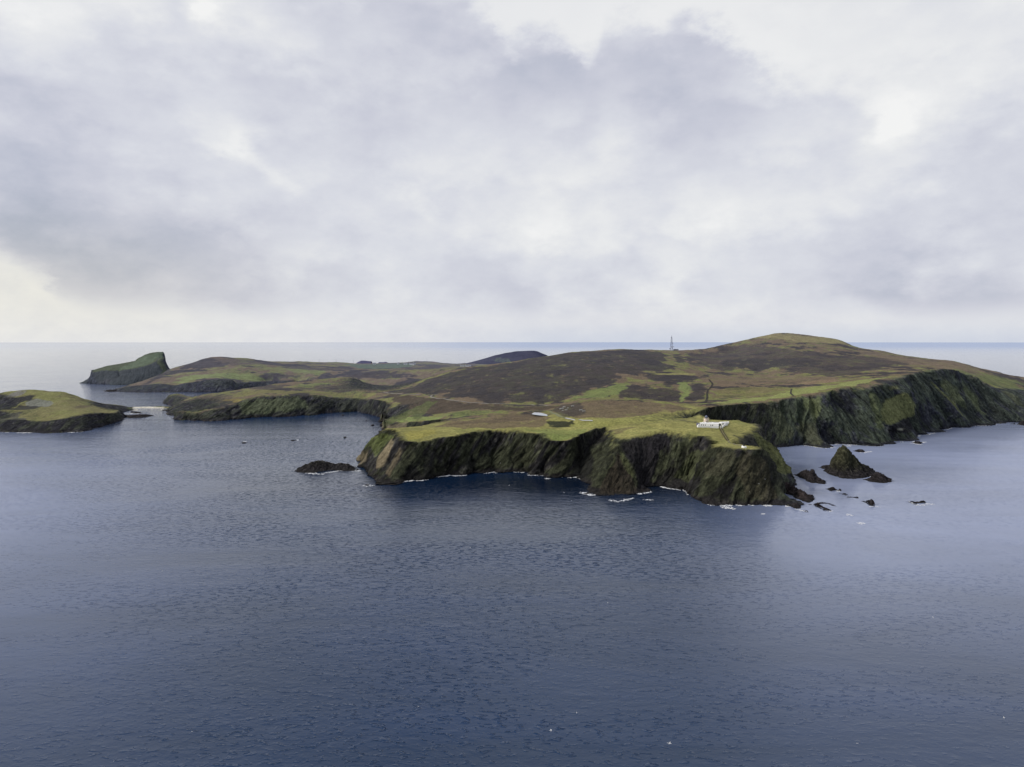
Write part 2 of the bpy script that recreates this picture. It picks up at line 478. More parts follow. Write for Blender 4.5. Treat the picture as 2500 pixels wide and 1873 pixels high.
# fog signal knoll and its neck
top([(1745,1088,737),(1765,1090,725),(1800,1094,718),(1820,1096,716),(1835,1097,716),(1843,1093,728),(1832,1089,738),(1820,1086,744),(1795,1083,749),(1780,1082,750),(1776,1079,756),(1785,1074,767),(1800,1066,788),(1820,1056,827),(1832,1046,852),(1839,1039,868),(1820,1033,882),(1800,1027,892),(1780,1027,894),(1750,1026,898),(1725,1025,902),(1715,1020,915),(1706,1012,935)], 13, .05)
lay([(1745,1088,737),(1762,1081,752),(1776,1079,756)])
ridge([(1743,1089,738),(1718,1123,728),(1704,1152,722),(1697,1185,716),(1702,1211)])
ridge([(1760,1079,760),(1733,1093,767),(1710,1130,768),(1694,1165,757),(1685,1195)])
ridge([(1737,1066,786),(1715,1100,787),(1690,1140,777),(1672,1180,766)])
ridge([(1790,1085,762),(1825,1090,767),(1850,1100,767),(1870,1135,762),(1893,1180,747),(1903,1199)])
ridge([(1839,1039,868),(1850,1060,850),(1870,1090,830),(1890,1125,812),(1905,1148,802),(1920,1172,796)])
ridge([(1843,1093,728),(1858,1118,722),(1880,1155,714),(1900,1190,703),(1916,1222,698)])
# pyramid buttress
ridge([(1510,1068,822),(1512,1085,797),(1500,1105,776),(1480,1130,760),(1462,1163,746),(1443,1201,733)])
ridge([(1512,1085,797),(1518,1100,787),(1537,1127,769),(1546,1163,751),(1562,1195,741)])
ridge([(1512,1090,786),(1508,1125,763),(1505,1160,742),(1500,1205,726)])
ridge([(1500,1056,855),(1479,1073,842),(1472,1095,832),(1456,1123,823),(1434,1168,807)])
ridge([(1480,1043,892),(1461,1080,880),(1441,1110,866),(1418,1149,846)])
# geo behind the west headland
top([(945,1022,1330),(948,1031,1252),(975,1031,1250),(990,1032,1235),(1040,1029,1195),(1085,1025,1140),(1092,1026,1080),(1090,1027,1012)], 14, .04, 2)
top([(800,968,1600),(850,970,1625),(890,972,1605),(912,975,1545),(925,977,1495),(958,985,1450),(953,998,1400),(946,1018,1330)], 15, .06, 2)
lay([(1000,1020,1275),(1000,990,1360)]); lay([(958,985,1450),(1000,985,1400)])
# north shore of the bay
top([(430,1006,1442),(450,1003,1425),(465,1007,1418),(480,1008,1416),(495,1004,1420),(510,1001,1425),(535,996,1432),(560,988,1462),(575,984,1480),(590,979,1490),(600,973,1500),(640,965,1520),(680,965,1525),(720,963,1532),(780,965,1570),(800,968,1600)], 16)
top([(403,984,1795),(412,974,1806),(421,964,1815),(432,961,1820),(443,963,1818),(452,968,1790),(470,971,1712)], 17, .05, 2)
lay([(430,990,1570),(452,975,1700)]); lay([(470,970,1700),(510,960,1725),(590,950,1780),(650,940,1830),(720,931,1900),(800,923,1980),(860,918,2020)])
lay([(560,975,1560),(640,952,1650),(800,945,1760)]); lay([(880,955,1660),(936,957.5,1650)])
# the long hill
SKY = [(960,957,1630),(1000,945,1690),(1040,925,1765),(1070,914,1800),(1100,905,1830),(1150,893,1870),(1215,887,1900),(1300,873,1950),(1400,858,2000),(1470,853,2020),(1520,849,2050),(1550,853,2050),(1590,852,2080),(1640,854,2100),(1680,853,2100),(1705,849,2110),(1730,847,2120),(1765,838,2150),(1800,831,2200),
 (1830,824,2230),(1860,818,2260),(1885,812,2290),(1905,809,2300),(1940,811,2300),(1990,819,2280),(2035,823,2250),(2050,827,2235),(2062,833,2215),(2080,842,2190),(2100,850,2150),(2150,854,2080),(2200,866,2020),(2260,874,1970),(2330,880,1900),(2370,893,1860),(2420,903,1820),(2460,915,1780),(2500,921,1750),(2600,940,1700),(2700,960,1650)]
lay(SKY)
lay([(963,961.5,1560),(1028,963,1500),(1071,963,1480),(1057,968,1430),(1089,975,1380),(1135,982,1330),(1180,985,1290),(1230,985.5,1270),(1371,988,1230)])
lay([(1390,986,1080),(1430,977,1080),(1480,975,1082),(1560,976,1082),(1620,982,1062),(1660,986,1042)])
lay([(1385,984,1190),(1430,976,1210),(1480,974.5,1215),(1560,975,1215),(1640,981,1190),(1700,985,1150)])
lay([(1400,1022,920),(1480,1027,905),(1600,1012,962),(1660,1003,985)])
lay([(1335,1003,1080),(1360,1000,1055),(1380,1015,955)]); lay([(1299,1009,1040),(1317,1012,1020),(1336,1015,1005)])
lay([(1250,1005,1100),(1200,1015,1035)]); lay([(1150,1000,1190),(1100,1010,1155)])
lay([(1600,1035,865),(1650,1030,880)]); lay([(1702,1043,830),(1763,1045,832),(1779,1031,880),(1724,1032,880),(1702,1043,830)])
lay([(1340,1027,945),(1380,1029,938),(1410,1031,930)]); lay([(1350,1042,905),(1400,1041,905)])
# east cliffs
top([(1700,1006,972),(1706,1001,992),(1720,995,1012),(1740,992,1024)], 19, .03, 2)
top([(1740,992,1024),(1765,990,1040),(1790,987,1058),(1820,986,1072),(1850,984,1085),(1875,980,1098),(1900,975,1108),(1930,970,1115),(1960,966,1120),(1985,962,1122),(2000,960,1122),(2025,954,1130),(2050,947,1137),(2070,944,1145),(2090,944,1152),(2110,946,1152),(2140,935,1192),(2175,922,1242),(2200,918,1272),(2230,911,1312),(2260,903,1362),(2280,901,1380),(2300,901,1392),(2330,908,1412),(2360,915,1432),(2390,931,1442),(2420,946,1452),(2450,946,1510),(2480,947,1570),(2510,953,1590),(2600,965,1590),(2700,975,1580)], 18)
ridge([(1880,1005,1085),(1910,1045,1074),(1945,1075,1069)]); ridge([(1980,1015,1092),(2000,1048,1074),(2005,1078,1061)])
ridge([(2110,946,1152),(2125,980,1132),(2140,1010,1116),(2150,1050,1106),(2150,1078,1102)])
M.line(pts([(2120,950,1160),(2190,955,1217),(2232,990,1217),(2225,1020,1192),(2170,1028,1150),(2148,1032,1125)]), kind='')
ridge([(2205,935,1275),(2240,985,1262),(2247,1030,1240),(2258,1048,1252)])
ridge([(2258,915,1345),(2290,950,1332),(2330,985,1312),(2345,1015,1302),(2352,1040,1300)])
ridge([(2310,915,1400),(2330,960,1385),(2360,1000,1345),(2375,1036,1325)])
ridge([(2370,920,1425),(2392,960,1402),(2405,990,1387),(2418,1020,1362),(2426,1034,1345)])
ridge([(2420,946,1452),(2440,961,1432),(2462,982,1412),(2490,1005,1388),(2505,1027,1370)])
lay([(2100,925,1300),(2000,940,1250),(1850,960,1250),(1750,965,1250)]); lay([(1900,930,1450),(1850,905,1700),(1700,905,1650)])
lay([(1700,870,2000),(1800,862,2050)]); lay([(2050,905,1550),(2200,900,1480),(2350,902,1600)])
px_ = CX + F_PX * M.X2 / M.Y2
M.solve(profile=.74 + .30 * sstep(1395, 1420, px_) - .16 * sstep(1900, 1960, px_))

def lean_main(x, y):
    px = CX + F_PX * x / y
    return 0.75 - 1.25 * sstep(1840, 2050, px)
P, steep, rib, g = finish(M, amp=8.0, strata=lean_main, rough=0.8, big=7 + 9 * sstep(1850, 2000, px_))
MP = P
col, n, m, gg = moor(M, -0.25)
px2 = CX + F_PX * M.X2 / M.Y2
# close-cropped turf of the plateau
tl = sstep(-.5, .5, n)[..., None]
turf = G_LIGHT * (0.86 + .16 * tl) * (1 - .3 * sstep(0, .6, m)[..., None]) + G_GREEN * .3 * sstep(0, .6, m)[..., None]
near = (1 - sstep(960, 1060, M.Y2 + 60 * n))[..., None]
col = col * (1 - near) + turf * near
polys = [
 # the great dark heather slope
 ([(880,958),(960,956),(1000,948),(1040,930),(1100,909),(1215,890),(1330,870),(1420,859),(1500,856),(1600,858),(1628,862),(1632,875),(1640,900),(1600,910),(1520,915),(1500,934),(1440,948),(1400,968),(1370,984),(1180,982),(1060,962)], HEATH * 1.06, .88, 14),
 ([(1640,862),(1655,862),(1672,885),(1655,890)], HEATH, .8, 6),
 ([(1690,858),(1770,843),(1830,840),(1900,850),(1990,862),(2060,872),(2130,872),(2250,886),(2120,908),(2050,922),(1950,908),(1850,904),(1760,905),(1690,890)], HEATH2 * .85, .78, 24),
 ([(1760,880),(1860,875),(1990,885),(2010,898),(1860,903),(1770,898)], HEATH, .8, 15),
 ([(1500,972),(1515,950),(1560,942),(1600,948),(1655,950),(1658,978),(1560,973)], HEATH2 * .7, .9, 8),
 ([(1560,915),(1650,916),(1720,920),(1700,930),(1600,930)], HEATH * 1.1, .85, 8),
 ([(1683,960),(1700,945),(1722,944),(1716,976),(1672,979)], HEATH2 * .75, .9, 7),
 ([(1400,973),(1440,955),(1500,940),(1545,935),(1540,950),(1510,962),(1470,972),(1420,974)], G_GREEN * 1.15, .85, 7),
 ([(1655,933),(1685,933),(1682,955),(1670,981),(1656,982),(1662,960)], G_GREEN * 1.25, .85, 5),
 ([(1600,912),(1700,912),(1690,916),(1610,916)], G_LIGHT, .8, 5),
 # the brown knoll
 ([(1395,988),(1430,979),(1560,978),(1650,988),(1690,1000),(1600,1010),(1500,1022),(1410,1022),(1370,1006)], BROWN * 1.25, .92, 8),
 ([(1350,1000),(1385,986),(1420,990),(1430,1008),(1400,1018),(1375,1014)], HEATH * 1.3, .75, 6),
 # west headland
 ([(1060,1040),(1110,1028),(1250,1012),(1340,1018),(1345,1028),(1300,1042),(1200,1046),(1120,1050)], TAN * .95, .85, 8),
 ([(1090,1036),(1150,1030),(1270,1020),(1330,1022),(1230,1030),(1150,1036)], BROWN * 1.05, .8, 5),
 ([(1220,1010),(1300,1012),(1330,1020),(1220,1020)], BROWN, .7, 5),
 ([(1336,1027),(1380,1024),(1412,1032),(1400,1041),(1345,1042)], CLIFFG * .75, .95, 4),
 ([(1275,1048),(1345,1046),(1440,1048),(1400,1074),(1345,1074),(1320,1056)], G_GREEN * 1.35, .6, 5),
 ([(1340,1060),(1395,1060),(1390,1075),(1350,1075)], G_GREEN * 1.3, .7, 3),
 ([(990,1052),(1060,1048),(1070,1060),(1000,1075)], G_LIGHT * np.array((1.05, 1.0, .75)), .7, 4),
 ([(1395,1033),(1600,1022),(1690,1016),(1700,1020),(1600,1032),(1420,1042)], G_LIGHT * np.array((.95,1.0,.9)), .8, 6),
 ([(1490,1055),(1560,1044),(1570,1040),(1540,1050),(1510,1060)], BROWN * 1.2, .6, 4),
 ([(940,962),(1000,966),(1180,988),(1370,990),(1330,1002),(1220,1002),(1100,1005),(1000,1015),(965,1010),(975,985)], BROWN * .62, .92, 9),
 ([(955,1026),(1010,1017),(1080,1016),(1075,1024),(1040,1026),(960,1029)], G_GREEN * 1.4, .9, 3),
 ([(1070,1018),(1100,1008),(1200,1004),(1230,1008),(1120,1020)], G_GREEN * 1.1, .7, 5),
 ([(965,1000),(1000,999),(990,1018),(958,1022)], CLIFFG * .6, .9, 3),
 ([(1010,998),(1040,995),(1050,1008),(1020,1010)], TAN * 1.1, .7, 5),
 ([(893,960),(915,958),(912,970),(895,971)], G_LIGHT * .75, .8, 4),
 # moor on the far side of the bay
 ([(440,985),(520,968),(560,965),(570,978),(540,986),(450,990)], BROWN * 1.15, .8, 8),
 ([(450,992),(540,988),(545,985),(510,998),(480,1006),(440,1003)], G_GREEN * 1.35, .7, 6),
 ([(600,946),(650,942),(700,946),(690,950),(600,952)], HEATH2, .8, 9),
 ([(710,947),(800,943),(870,940),(900,948),(850,958),(720,952)], HEATH2 * .9, .7, 10),
 ([(560,968),(600,955),(700,955),(850,958),(890,968),(800,963),(700,960),(640,962),(600,968)], G_LIGHT * .62, .8, 7),
 ([(700,940),(800,934),(900,930),(960,930),(900,938),(760,944)], G_GREEN * 1.15, .75, 10),
 ([(545,976),(580,972),(590,978),(570,984)], G_LIGHT * np.array((1.05, .85, .6)), .6, 5),
 # east plateau and the green rim above the cliffs
 ([(1700,988),(1790,984),(1850,980),(1900,972),(1960,963),(2000,957),(2050,944),(2090,941),(2150,925),(2160,921),(2100,928),(2000,942),(1940,950),(1880,968),(1800,975),(1720,984)], G_GREEN * 1.1 + G_LIGHT * .3, .8, 6),
 ([(1740,960),(1800,945),(1900,945),(1930,950),(1860,965),(1760,975)], G_LIGHT * .62, .6, 14),
 ([(1720,920),(1850,915),(1950,915),(2050,925),(2020,935),(1900,935),(1780,935)], TAN * 1.05, .7, 18),
 ([(1940,935),(2030,925),(2050,930),(1980,940)], np.array((.24, .165, .105)), .6, 8),
 ([(2110,855),(2250,878),(2330,886),(2400,905),(2330,905),(2200,885),(2100,862)], TAN * 1.25, .6, 14),
 ([(2330,905),(2420,915),(2500,930),(2500,960),(2430,945),(2380,925)], G_GREEN * .95, .7, 12),
 ([(1880,813),(1905,811),(1990,822),(2035,826),(2060,836),(2000,840),(1900,828),(1830,828)], (TAN + G_LIGHT) * .62, .75, 14),
]
col = paint(M, P, polys, col)
xy = np.zeros(M.z.shape)
col = cliff_colour(M, P, col, steep, rib, bluish=0)
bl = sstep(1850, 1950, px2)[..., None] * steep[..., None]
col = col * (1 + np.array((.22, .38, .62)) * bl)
face = [  # face patches of rock and grass; cove, gully and cave shade painted in
 ([(1953,972),(1992,966),(2000,1000),(1986,1032),(1966,1010)], np.array((.105, .122, .052)), .75, 3, 'xz'),
 ([(2112,952),(2135,965),(2150,1000),(2150,1035),(2134,1045),(2118,1000)], np.array((.10, .118, .052)), .75, 2.5, 'xz'),
 ([(2285,915),(2325,945),(2352,1000),(2332,985),(2300,950)], np.array((.088, .104, .048)), .7, 3, 'xz'),
 ([(2340,930),(2385,970),(2402,1015),(2376,1005),(2352,965)], np.array((.10, .118, .052)), .75, 3, 'xz'),
 ([(1930,1040),(1985,1028),(2004,1075),(1965,1085)], np.array((.08, .086, .048)), .7, 3, 'xz'),
 ([(1870,1000),(1900,1000),(1935,1060),(1900,1075),(1880,1040)], np.array((.075, .084, .046)), .7, 3, 'xz'),
 ([(2430,950),(2470,965),(2500,1000),(2470,985)], np.array((.09, .098, .052)), .75, 3, 'xz'),
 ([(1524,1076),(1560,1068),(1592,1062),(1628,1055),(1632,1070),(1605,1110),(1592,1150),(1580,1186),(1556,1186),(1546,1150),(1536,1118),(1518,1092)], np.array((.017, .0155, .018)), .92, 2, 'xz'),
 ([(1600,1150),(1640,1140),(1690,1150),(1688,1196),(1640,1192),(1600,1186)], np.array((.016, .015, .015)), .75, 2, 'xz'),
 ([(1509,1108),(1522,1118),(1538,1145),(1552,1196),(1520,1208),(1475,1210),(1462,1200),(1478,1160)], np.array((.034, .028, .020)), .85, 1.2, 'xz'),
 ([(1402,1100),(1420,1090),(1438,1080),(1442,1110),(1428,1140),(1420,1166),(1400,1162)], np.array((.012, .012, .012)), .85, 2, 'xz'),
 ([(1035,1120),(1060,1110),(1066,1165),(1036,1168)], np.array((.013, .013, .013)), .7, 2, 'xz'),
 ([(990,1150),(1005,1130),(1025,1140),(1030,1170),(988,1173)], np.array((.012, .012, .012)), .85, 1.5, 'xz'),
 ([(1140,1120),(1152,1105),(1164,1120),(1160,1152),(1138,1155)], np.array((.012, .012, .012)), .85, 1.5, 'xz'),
 ([(1712,1085),(1735,1078),(1722,1110),(1700,1150),(1688,1195),(1676,1194),(1692,1150)], np.array((.018, .018, .016)), .8, 1.2, 'xz'),
 ([(1800,1068),(1825,1056),(1845,1075),(1840,1090),(1800,1082)], np.array((.018, .019, .018)), .85, 1.5, 'xz'),
 ([(1846,1096),(1872,1130),(1900,1190),(1896,1198),(1870,1150),(1845,1106)], np.array((.016, .017, .014)), .7, 1.2, 'xz'),
 ([(925,1135),(930,1110),(950,1080),(962,1065),(968,1072),(955,1105),(940,1135)], BEIGE, .9, 1.2, 'xz'),
 ([(885,1125),(895,1100),(905,1100),(900,1122)], BEIGE * .85, .7, 1.0, 'xz'),
 ([(945,1150),(965,1115),(978,1090),(985,1095),(970,1130),(955,1160)], BEIGE * .7, .75, 1.0, 'xz'),
 ([(905,1090),(925,1062),(945,1052),(970,1060),(950,1075),(925,1110)], G_GREEN * .62, .7, 2, 'xz'),
 ([(2143,1025),(2148,985),(2168,970),(2195,955),(2215,970),(2232,990),(2228,1018),(2205,1020),(2180,1024),(2165,1038)], np.array((.150, .160, .062)), .92, 1.5, 'xz'),
 ([(2155,945),(2180,942),(2182,950),(2158,950)], np.array((.10, .105, .045)), .8, 1.5, 'xz'),
 ([(2165,1042),(2185,1026),(2222,1020),(2228,1048),(2170,1058)], ROCK * .6, .85, 1.5, 'xz'),
 ([(2183,1043),(2192,1042),(2193,1048),(2184,1049)], np.array((.25, .25, .2)), .9, .5, 'xz'),
 ([(2140,1030),(2150,1045),(2165,1040),(2168,1048),(2150,1052)], np.array((.2, .2, .18)), .6, 2.5, 'xz'),
 ([(2262,925),(2275,935),(2330,985),(2345,1020),(2335,1010),(2300,965)], np.array((.15, .165, .062)), .8, 2, 'xz'),
 ([(1490,1075),(1512,1084),(1500,1110),(1475,1140),(1455,1180),(1460,1150),(1482,1110)], np.array((.10, .105, .05)), .85, 1.2, 'xz'),
 ([(1516,1100),(1535,1125),(1545,1160),(1530,1150),(1515,1120)], np.array((.085, .095, .04)), .6, 1.5, 'xz'),
 ([(1640,1160),(1700,1090),(1732,1082),(1712,1115),(1690,1150),(1672,1175)], np.array((.052, .058, .028)), .8, 1.5, 'xz'),
 ([(1600,1150),(1640,1080),(1670,1062),(1680,1075),(1640,1120),(1610,1165)], np.array((.044, .049, .027)), .6, 2, 'xz'),
 ([(1745,1100),(1790,1098),(1795,1140),(1720,1160),(1722,1130)], np.array((.058, .057, .036)), .75, 2.5, 'xz'),
 ([(1800,1100),(1840,1102),(1870,1150),(1890,1210),(1820,1215),(1790,1150)], np.array((.052, .048, .030)), .8, 3, 'xz'),
 ([(1825,1062),(1842,1055),(1880,1112),(1900,1150),(1888,1150),(1858,1105)], np.array((.10, .108, .042)), .8, 1.5, 'xz'),
 ([(1895,980),(1960,972),(1970,1010),(1960,1040),(1900,1010)], np.array((.052, .066, .036)), .5, 3, 'xz'),
 ([(640,970),(740,968),(760,995),(690,1003),(600,1008),(585,985)], np.array((.085, .10, .045)), .75, 6, 'xz'),
 ([(1505,1005),(1512,1010),(1508,1014)], ROCK, .0, 1, 'xz'),
]
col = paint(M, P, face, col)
M.rk = M.rk * (1 - .65 * sstep(.055, .10, col.mean(-1)))
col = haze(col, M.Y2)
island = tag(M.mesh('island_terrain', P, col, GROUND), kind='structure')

# =================================================================== SECOND PENINSULA AND FAR MOORS
rows = grow_rows(2120, 2600, 2.2, 5) + grow_rows(2606, 4700, 5.2, 30)
S = Field(230, 1300, rows, 2.0)
sc = pts([(255,954),(270,956),(285,955),(300,957),(330,957.5),(360,958),(400,957),(440,957.5),(480,958),(520,957),(560,956),(572,953)])
shore = np.concatenate([jitter(sc, .1, 2, 8), np.array([B(640,2360),B(730,2420),B(800,2330),B(900,2200),B(1000,2150),B(1290,2150),B(1290,4600),B(1120,4600),B(1000,4640),B(800,4300),B(700,3500),B(560,2980),B(470,2820),B(425,2720),B(395,2580),B(340,2360),B(300,2260),B(262,2225)])])
S.coast(shore)
def tS(l, e=True, s=1): S.line(jitter(pts(l), .06, 2, s) if e else pts(l), edge=e)
tS([(285,951,2215),(310,943,2235),(345,939,2250),(375,936,2260),(405,938,2240),(430,941,2230),(450,936,2240),(470,933,2245),(500,927,2255),(540,926,2260),(565,928,2265),(573,934,2290),(650,930,2430),(730,926,2480),(800,924,2430)], True, 21)
tS([(310,940,2260),(345,930,2330),(370,920,2390),(400,912,2440),(410,902,2560),(430,896,2600),(460,888,2640),(490,878,2680),(515,870.5,2720),(560,871,2760),(600,874,2820),(650,882,2950),(720,882,3200),(800,884.5,3500),(840,884,3700),(865,888,3800),(905,888,4000),(950,886,4150),(990,885,4300),(1010,881.5,4400),(1040,881,4420),(1065,883,4420),(1085,886.5,4420),(1110,888,4420),(1155,886,4420),(1250,880,4420)], False)
tS([(430,912,2420),(510,905,2450),(600,900,2500),(700,905,2600)], False); tS([(600,915,2420),(720,910,2550),(800,912,2500),(900,905,2600),(1000,905,2500)], False)
tS([(830,922,2380),(870,914,2420),(910,909,2450),(960,908,2460),(1000,910,2420)], False)
tS([(900,903,2900),(1000,897,3100),(1100,893,3300)], False); tS([(950,905,2480),(1050,902,2420),(1150,896,2380)], False)
S.line(np.array([B(720,2450), B(800,2365), B(900,2228), B(1000,2175), B(1285,2175)]) + np.array((0, 0, 10.)))
S.solve(smooth=4)
P, steep, rib, g = finish(S, amp=7, strata=lambda x, y: 0 * x + .3, rough=1.5, cell=2.0, seed=5)
col, n, m, gg = moor(S, -0.1, 2.2)
polys = [
 ([(830,921),(880,911),(960,908),(1010,912),(1020,920),(950,923),(870,924)], HEATH2 * .8, .9, 9),
 ([(700,893),(760,896),(900,902),(800,905),(700,900)], HEATH2, .75, 12),
 ([(960,903),(1030,896),(1110,893),(1120,898),(1050,903)], HEATH2 * .95, .85, 10),
 ([(840,890),(900,889),(1000,886),(1010,894),(960,901),(860,897)], np.array((.085, .125, .075)), .9, 8),
 ([(960,906),(1060,900),(1140,893),(1120,900),(1040,908)], G_LIGHT * .7, .7, 8),
 ([(430,925),(470,915),(560,912),(640,918),(700,922),(600,928),(565,926),(500,925),(440,935)], G_GREEN * 1.35, .8, 10),
 ([(610,918),(660,914),(740,914),(730,922),(640,924)], HEATH2, .7, 8),
 ([(700,905),(760,903),(800,905),(790,912),(710,910)], G_GREEN * 1.2, .7, 8),
 ([(400,911),(430,904),(510,903),(505,906),(440,910),(402,918)], ROCK, .9, 2),
 ([(470,890),(560,876),(650,885),(700,892),(600,892),(500,898)], HEATH2 * 1.25, .55, 12),
]
col = paint(S, P, polys, col)
steep = steep * (1 - sstep(740, 800, CX + F_PX * S.X2 / S.Y2))
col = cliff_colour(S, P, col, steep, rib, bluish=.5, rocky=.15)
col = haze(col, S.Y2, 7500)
tag(S.mesh('moorland_terrain', P, col, GROUND), kind='structure')

# =================================================================== WEST ISLET WITH SAND BAR
rows = grow_rows(1195, 1320, 1.3, 1.5) + grow_rows(1321.5, 1720, 1.5, 3)
D = Field(-60, 440, rows, 1.6)
dc = pts([(-50,1052),(-20,1054),(0,1053),(15,1055),(30,1055),(55,1056),(85,1056),(110,1058),(130,1057),(150,1056),(175,1055),(200,1054),(210,1052),(220,1050),(245,1043),(270,1035),(288,1029),(300,1024),(301,1018),(296,1012),(300,1006),
           (310,1003),(330,1002),(350,1001),(375,1001),(395,1002),(410,1001),(425,1003)])
shore = np.concatenate([jitter(dc, .1, 2, 9), np.array([B(436,1640),B(425,1688),B(400,1694),B(360,1685),B(320,1680),B(290,1690),B(250,1670),B(200,1640),B(150,1600),B(80,1590),B(0,1560),B(-50,1520)]), np.array([W((-50,1000)),W((10,999)),W((19,999)),W((10,1003)),W((-50,1004))])])
D.coast(shore)
def tD(l, e=True, s=1): D.line(jitter(pts(l), .07, 2, s) if e else pts(l), edge=e)
tD([(-40,1030,1250),(0,1024,1262),(40,1022,1264),(90,1027,1255),(120,1026,1252),(150,1023,1250),(170,1017,1256),(190,1012,1266),(225,1007,1300),(250,1009,1320),(270,1010,1352),(285,1006,1400),(295,1001,1490)], True, 31)
tD([(-50,962,1480),(0,958,1490),(50,950.5,1500),(85,949,1510),(120,953,1515),(160,957,1515),(185,966,1530),(215,975,1545),(250,985,1570),(300,991,1620),(320,995.5,1650),(360,994.5,1655),(400,993.5,1660),(430,993,1662)], False)
tD([(310,1001,1640),(350,1000,1640),(395,1000.5,1640),(425,1001,1640)], False)
tD([(0,1000,1320),(40,1002,1330),(100,1000,1340),(200,998,1370)], False); tD([(25,965,1470),(55,962,1480),(95,961,1480)], False); tD([(30,998,1400),(70,992,1410),(110,990,1420)], False)
tD([(150,980,1440),(220,992,1440)], False)
D.solve(smooth=3)
P, steep, rib, g = finish(D, amp=4.0, strata=lambda x, y: 0 * x + .2, rough=0.9, seed=9)
col, n, m, gg = moor(D, -0.6, 1.0)
col = col * .35 + (G_LIGHT * .62 + G_GREEN * .25) * .65
polys = [
 ([(0,985),(20,972),(80,962),(100,962),(85,972),(50,985),(40,996),(0,998)], ROCK * .95, .93, 5),
 ([(10,970),(20,960),(50,954),(70,955),(40,966)], np.array((.19, .185, .175)), .8, 5),
 ([(62,982),(85,972),(120,975),(130,985),(110,995),(75,992)], np.array((.17, .18, .165)), .75, 6),
 ([(20,1000),(45,992),(100,990),(85,998),(30,1001)], ROCK, .85, 4),
 ([(0,1010),(50,1008),(40,1020),(75,1025),(70,1045),(0,1050)], np.array((.07, .068, .066)), .75, 6),
 ([(180,992),(225,989),(215,995),(180,999)], BROWN * 1.1, .7, 5),
 ([(240,988),(270,992),(285,998),(240,1002)], (TAN + G_LIGHT) * .6, .6, 5),
]
col = paint(D, P, polys, col)
col = cliff_colour(D, P, col, steep, rib, bluish=.2, rocky=.2)
px2 = CX + F_PX * D.X2 / D.Y2
sand = (sstep(316, 326, px2) * (1 - sstep(392, 402, px2)) * (1 - sstep(1.9, 2.6, P[..., 2])) )[..., None]
col = col * (1 - sand) + np.array((.62, .58, .48)) * sand
bar = (sstep(300, 312, px2) * sstep(2.0, 2.6, P[..., 2]) * (1 - sstep(5, 7, P[..., 2])))[..., None] * .8
col = col * (1 - bar) + G_GREEN * .8 * bar
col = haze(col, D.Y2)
tag(D.mesh('islet_terrain', P, col, GROUND), kind='structure')

# =================================================================== TALL WEDGE-SHAPED ROCK AND FAR HILL
R_ = Field(185, 430, grow_rows(2480, 2860, 2.0, 3.5), 1.0)
rc = pts([(200,934.5),(210,936),(220,936.5),(240,938),(260,939),(290,940),(320,940),(360,939),(400,938)])
R_.coast(np.concatenate([jitter(rc, .1, 2, 41), np.array([B(424,2600),B(428,2740),B(412,2795),B(350,2800),B(290,2780),B(240,2740),B(205,2700)])]))
R_.line(jitter(pts([(213,928,2665),(222,921,2668),(227,904,2670),(240,899.5,2680),(262,893,2700),(285,889.5,2710),(305,886,2715),(330,881,2730),(342,873,2740),(355,866,2745),(370,861.5,2750),(385,859.5,2752),(395,859.5,2752),(399,866,2750),(402,884,2740),(409,902,2720),(424,908,2700)]), .03, 1, 42), edge=True)
R_.line(jitter(pts([(227,908,2650),(245,905,2640),(270,903,2630),(292,906,2625),(320,900,2635),(350,893,2645),(375,886,2652),(390,878,2658),(399,872,2690)]), .04, 1, 43), edge=True)
R_.line(jitter(pts([(288,890,2708),(289,900,2640),(292,920,2600)]), .03, 1, 44), edge=True)
R_.solve(smooth=1)
P, steep, rib, g = finish(R_, amp=7, strata=lambda x, y: 0 * x - .5, rough=1.0, cell=2.0, seed=2)
base = np.zeros(P.shape) + G_GREEN * .50
base = paint(R_, P, [([(288,900),(330,883),(355,868),(395,861),(394,874),(370,886),(330,898),(296,905)], np.array((.10, .135, .062)), .95, 4)], base)
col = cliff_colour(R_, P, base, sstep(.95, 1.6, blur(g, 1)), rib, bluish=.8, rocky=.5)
col = paint(R_, P, [([(198,936),(212,928),(229,909),(262,904),(291,906),(300,904),(340,898),(386,881),(400,868),(408,903),(425,912),(425,940),(300,942)], np.array((.024, .029, .034)), .8, 2.5, 'xz'),
                    ([(240,935),(265,925),(280,928),(262,938)], np.array((.06, .06, .062)), .6, 3, 'xz')], col)
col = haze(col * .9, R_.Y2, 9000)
wedge = R_.mesh('sea_rock', P, col, GROUND)
tag(wedge, 'tall wedge-shaped grassy rock with sheer dark cliffs, far left on the horizon side', 'sea rock')

E_ = Field(1120, 1360, grow_rows(3900, 4700, 12, 16), 2.0)
E_.coast(np.concatenate([[B(1130,3950), B(1340,3950), B(1345,4500), B(1300,4650), B(1200,4650), B(1130,4500)]]))
E_.line(pts([(1140,886.5,4250),(1155,883,4250),(1180,875.5,4260),(1205,868,4270),(1235,861.5,4280),(1260,858,4290),(1280,856.5,4300),(1305,856,4300),(1313,857,4300),(1326,863.5,4300),(1340,866,4300)]), edge=False)
E_.solve(smooth=1)
P, steep, rib, g = finish(E_, amp=4, rough=2.0, cell=4)
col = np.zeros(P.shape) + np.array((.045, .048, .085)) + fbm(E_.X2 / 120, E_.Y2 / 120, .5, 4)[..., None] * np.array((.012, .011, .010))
col = paint(E_, P, [([(1190,884),(1215,878),(1240,877),(1240,886)], np.array((.10, .125, .11)), .8, 10)], col)
tag(E_.mesh('hills', P, col, GROUND), kind='structure')
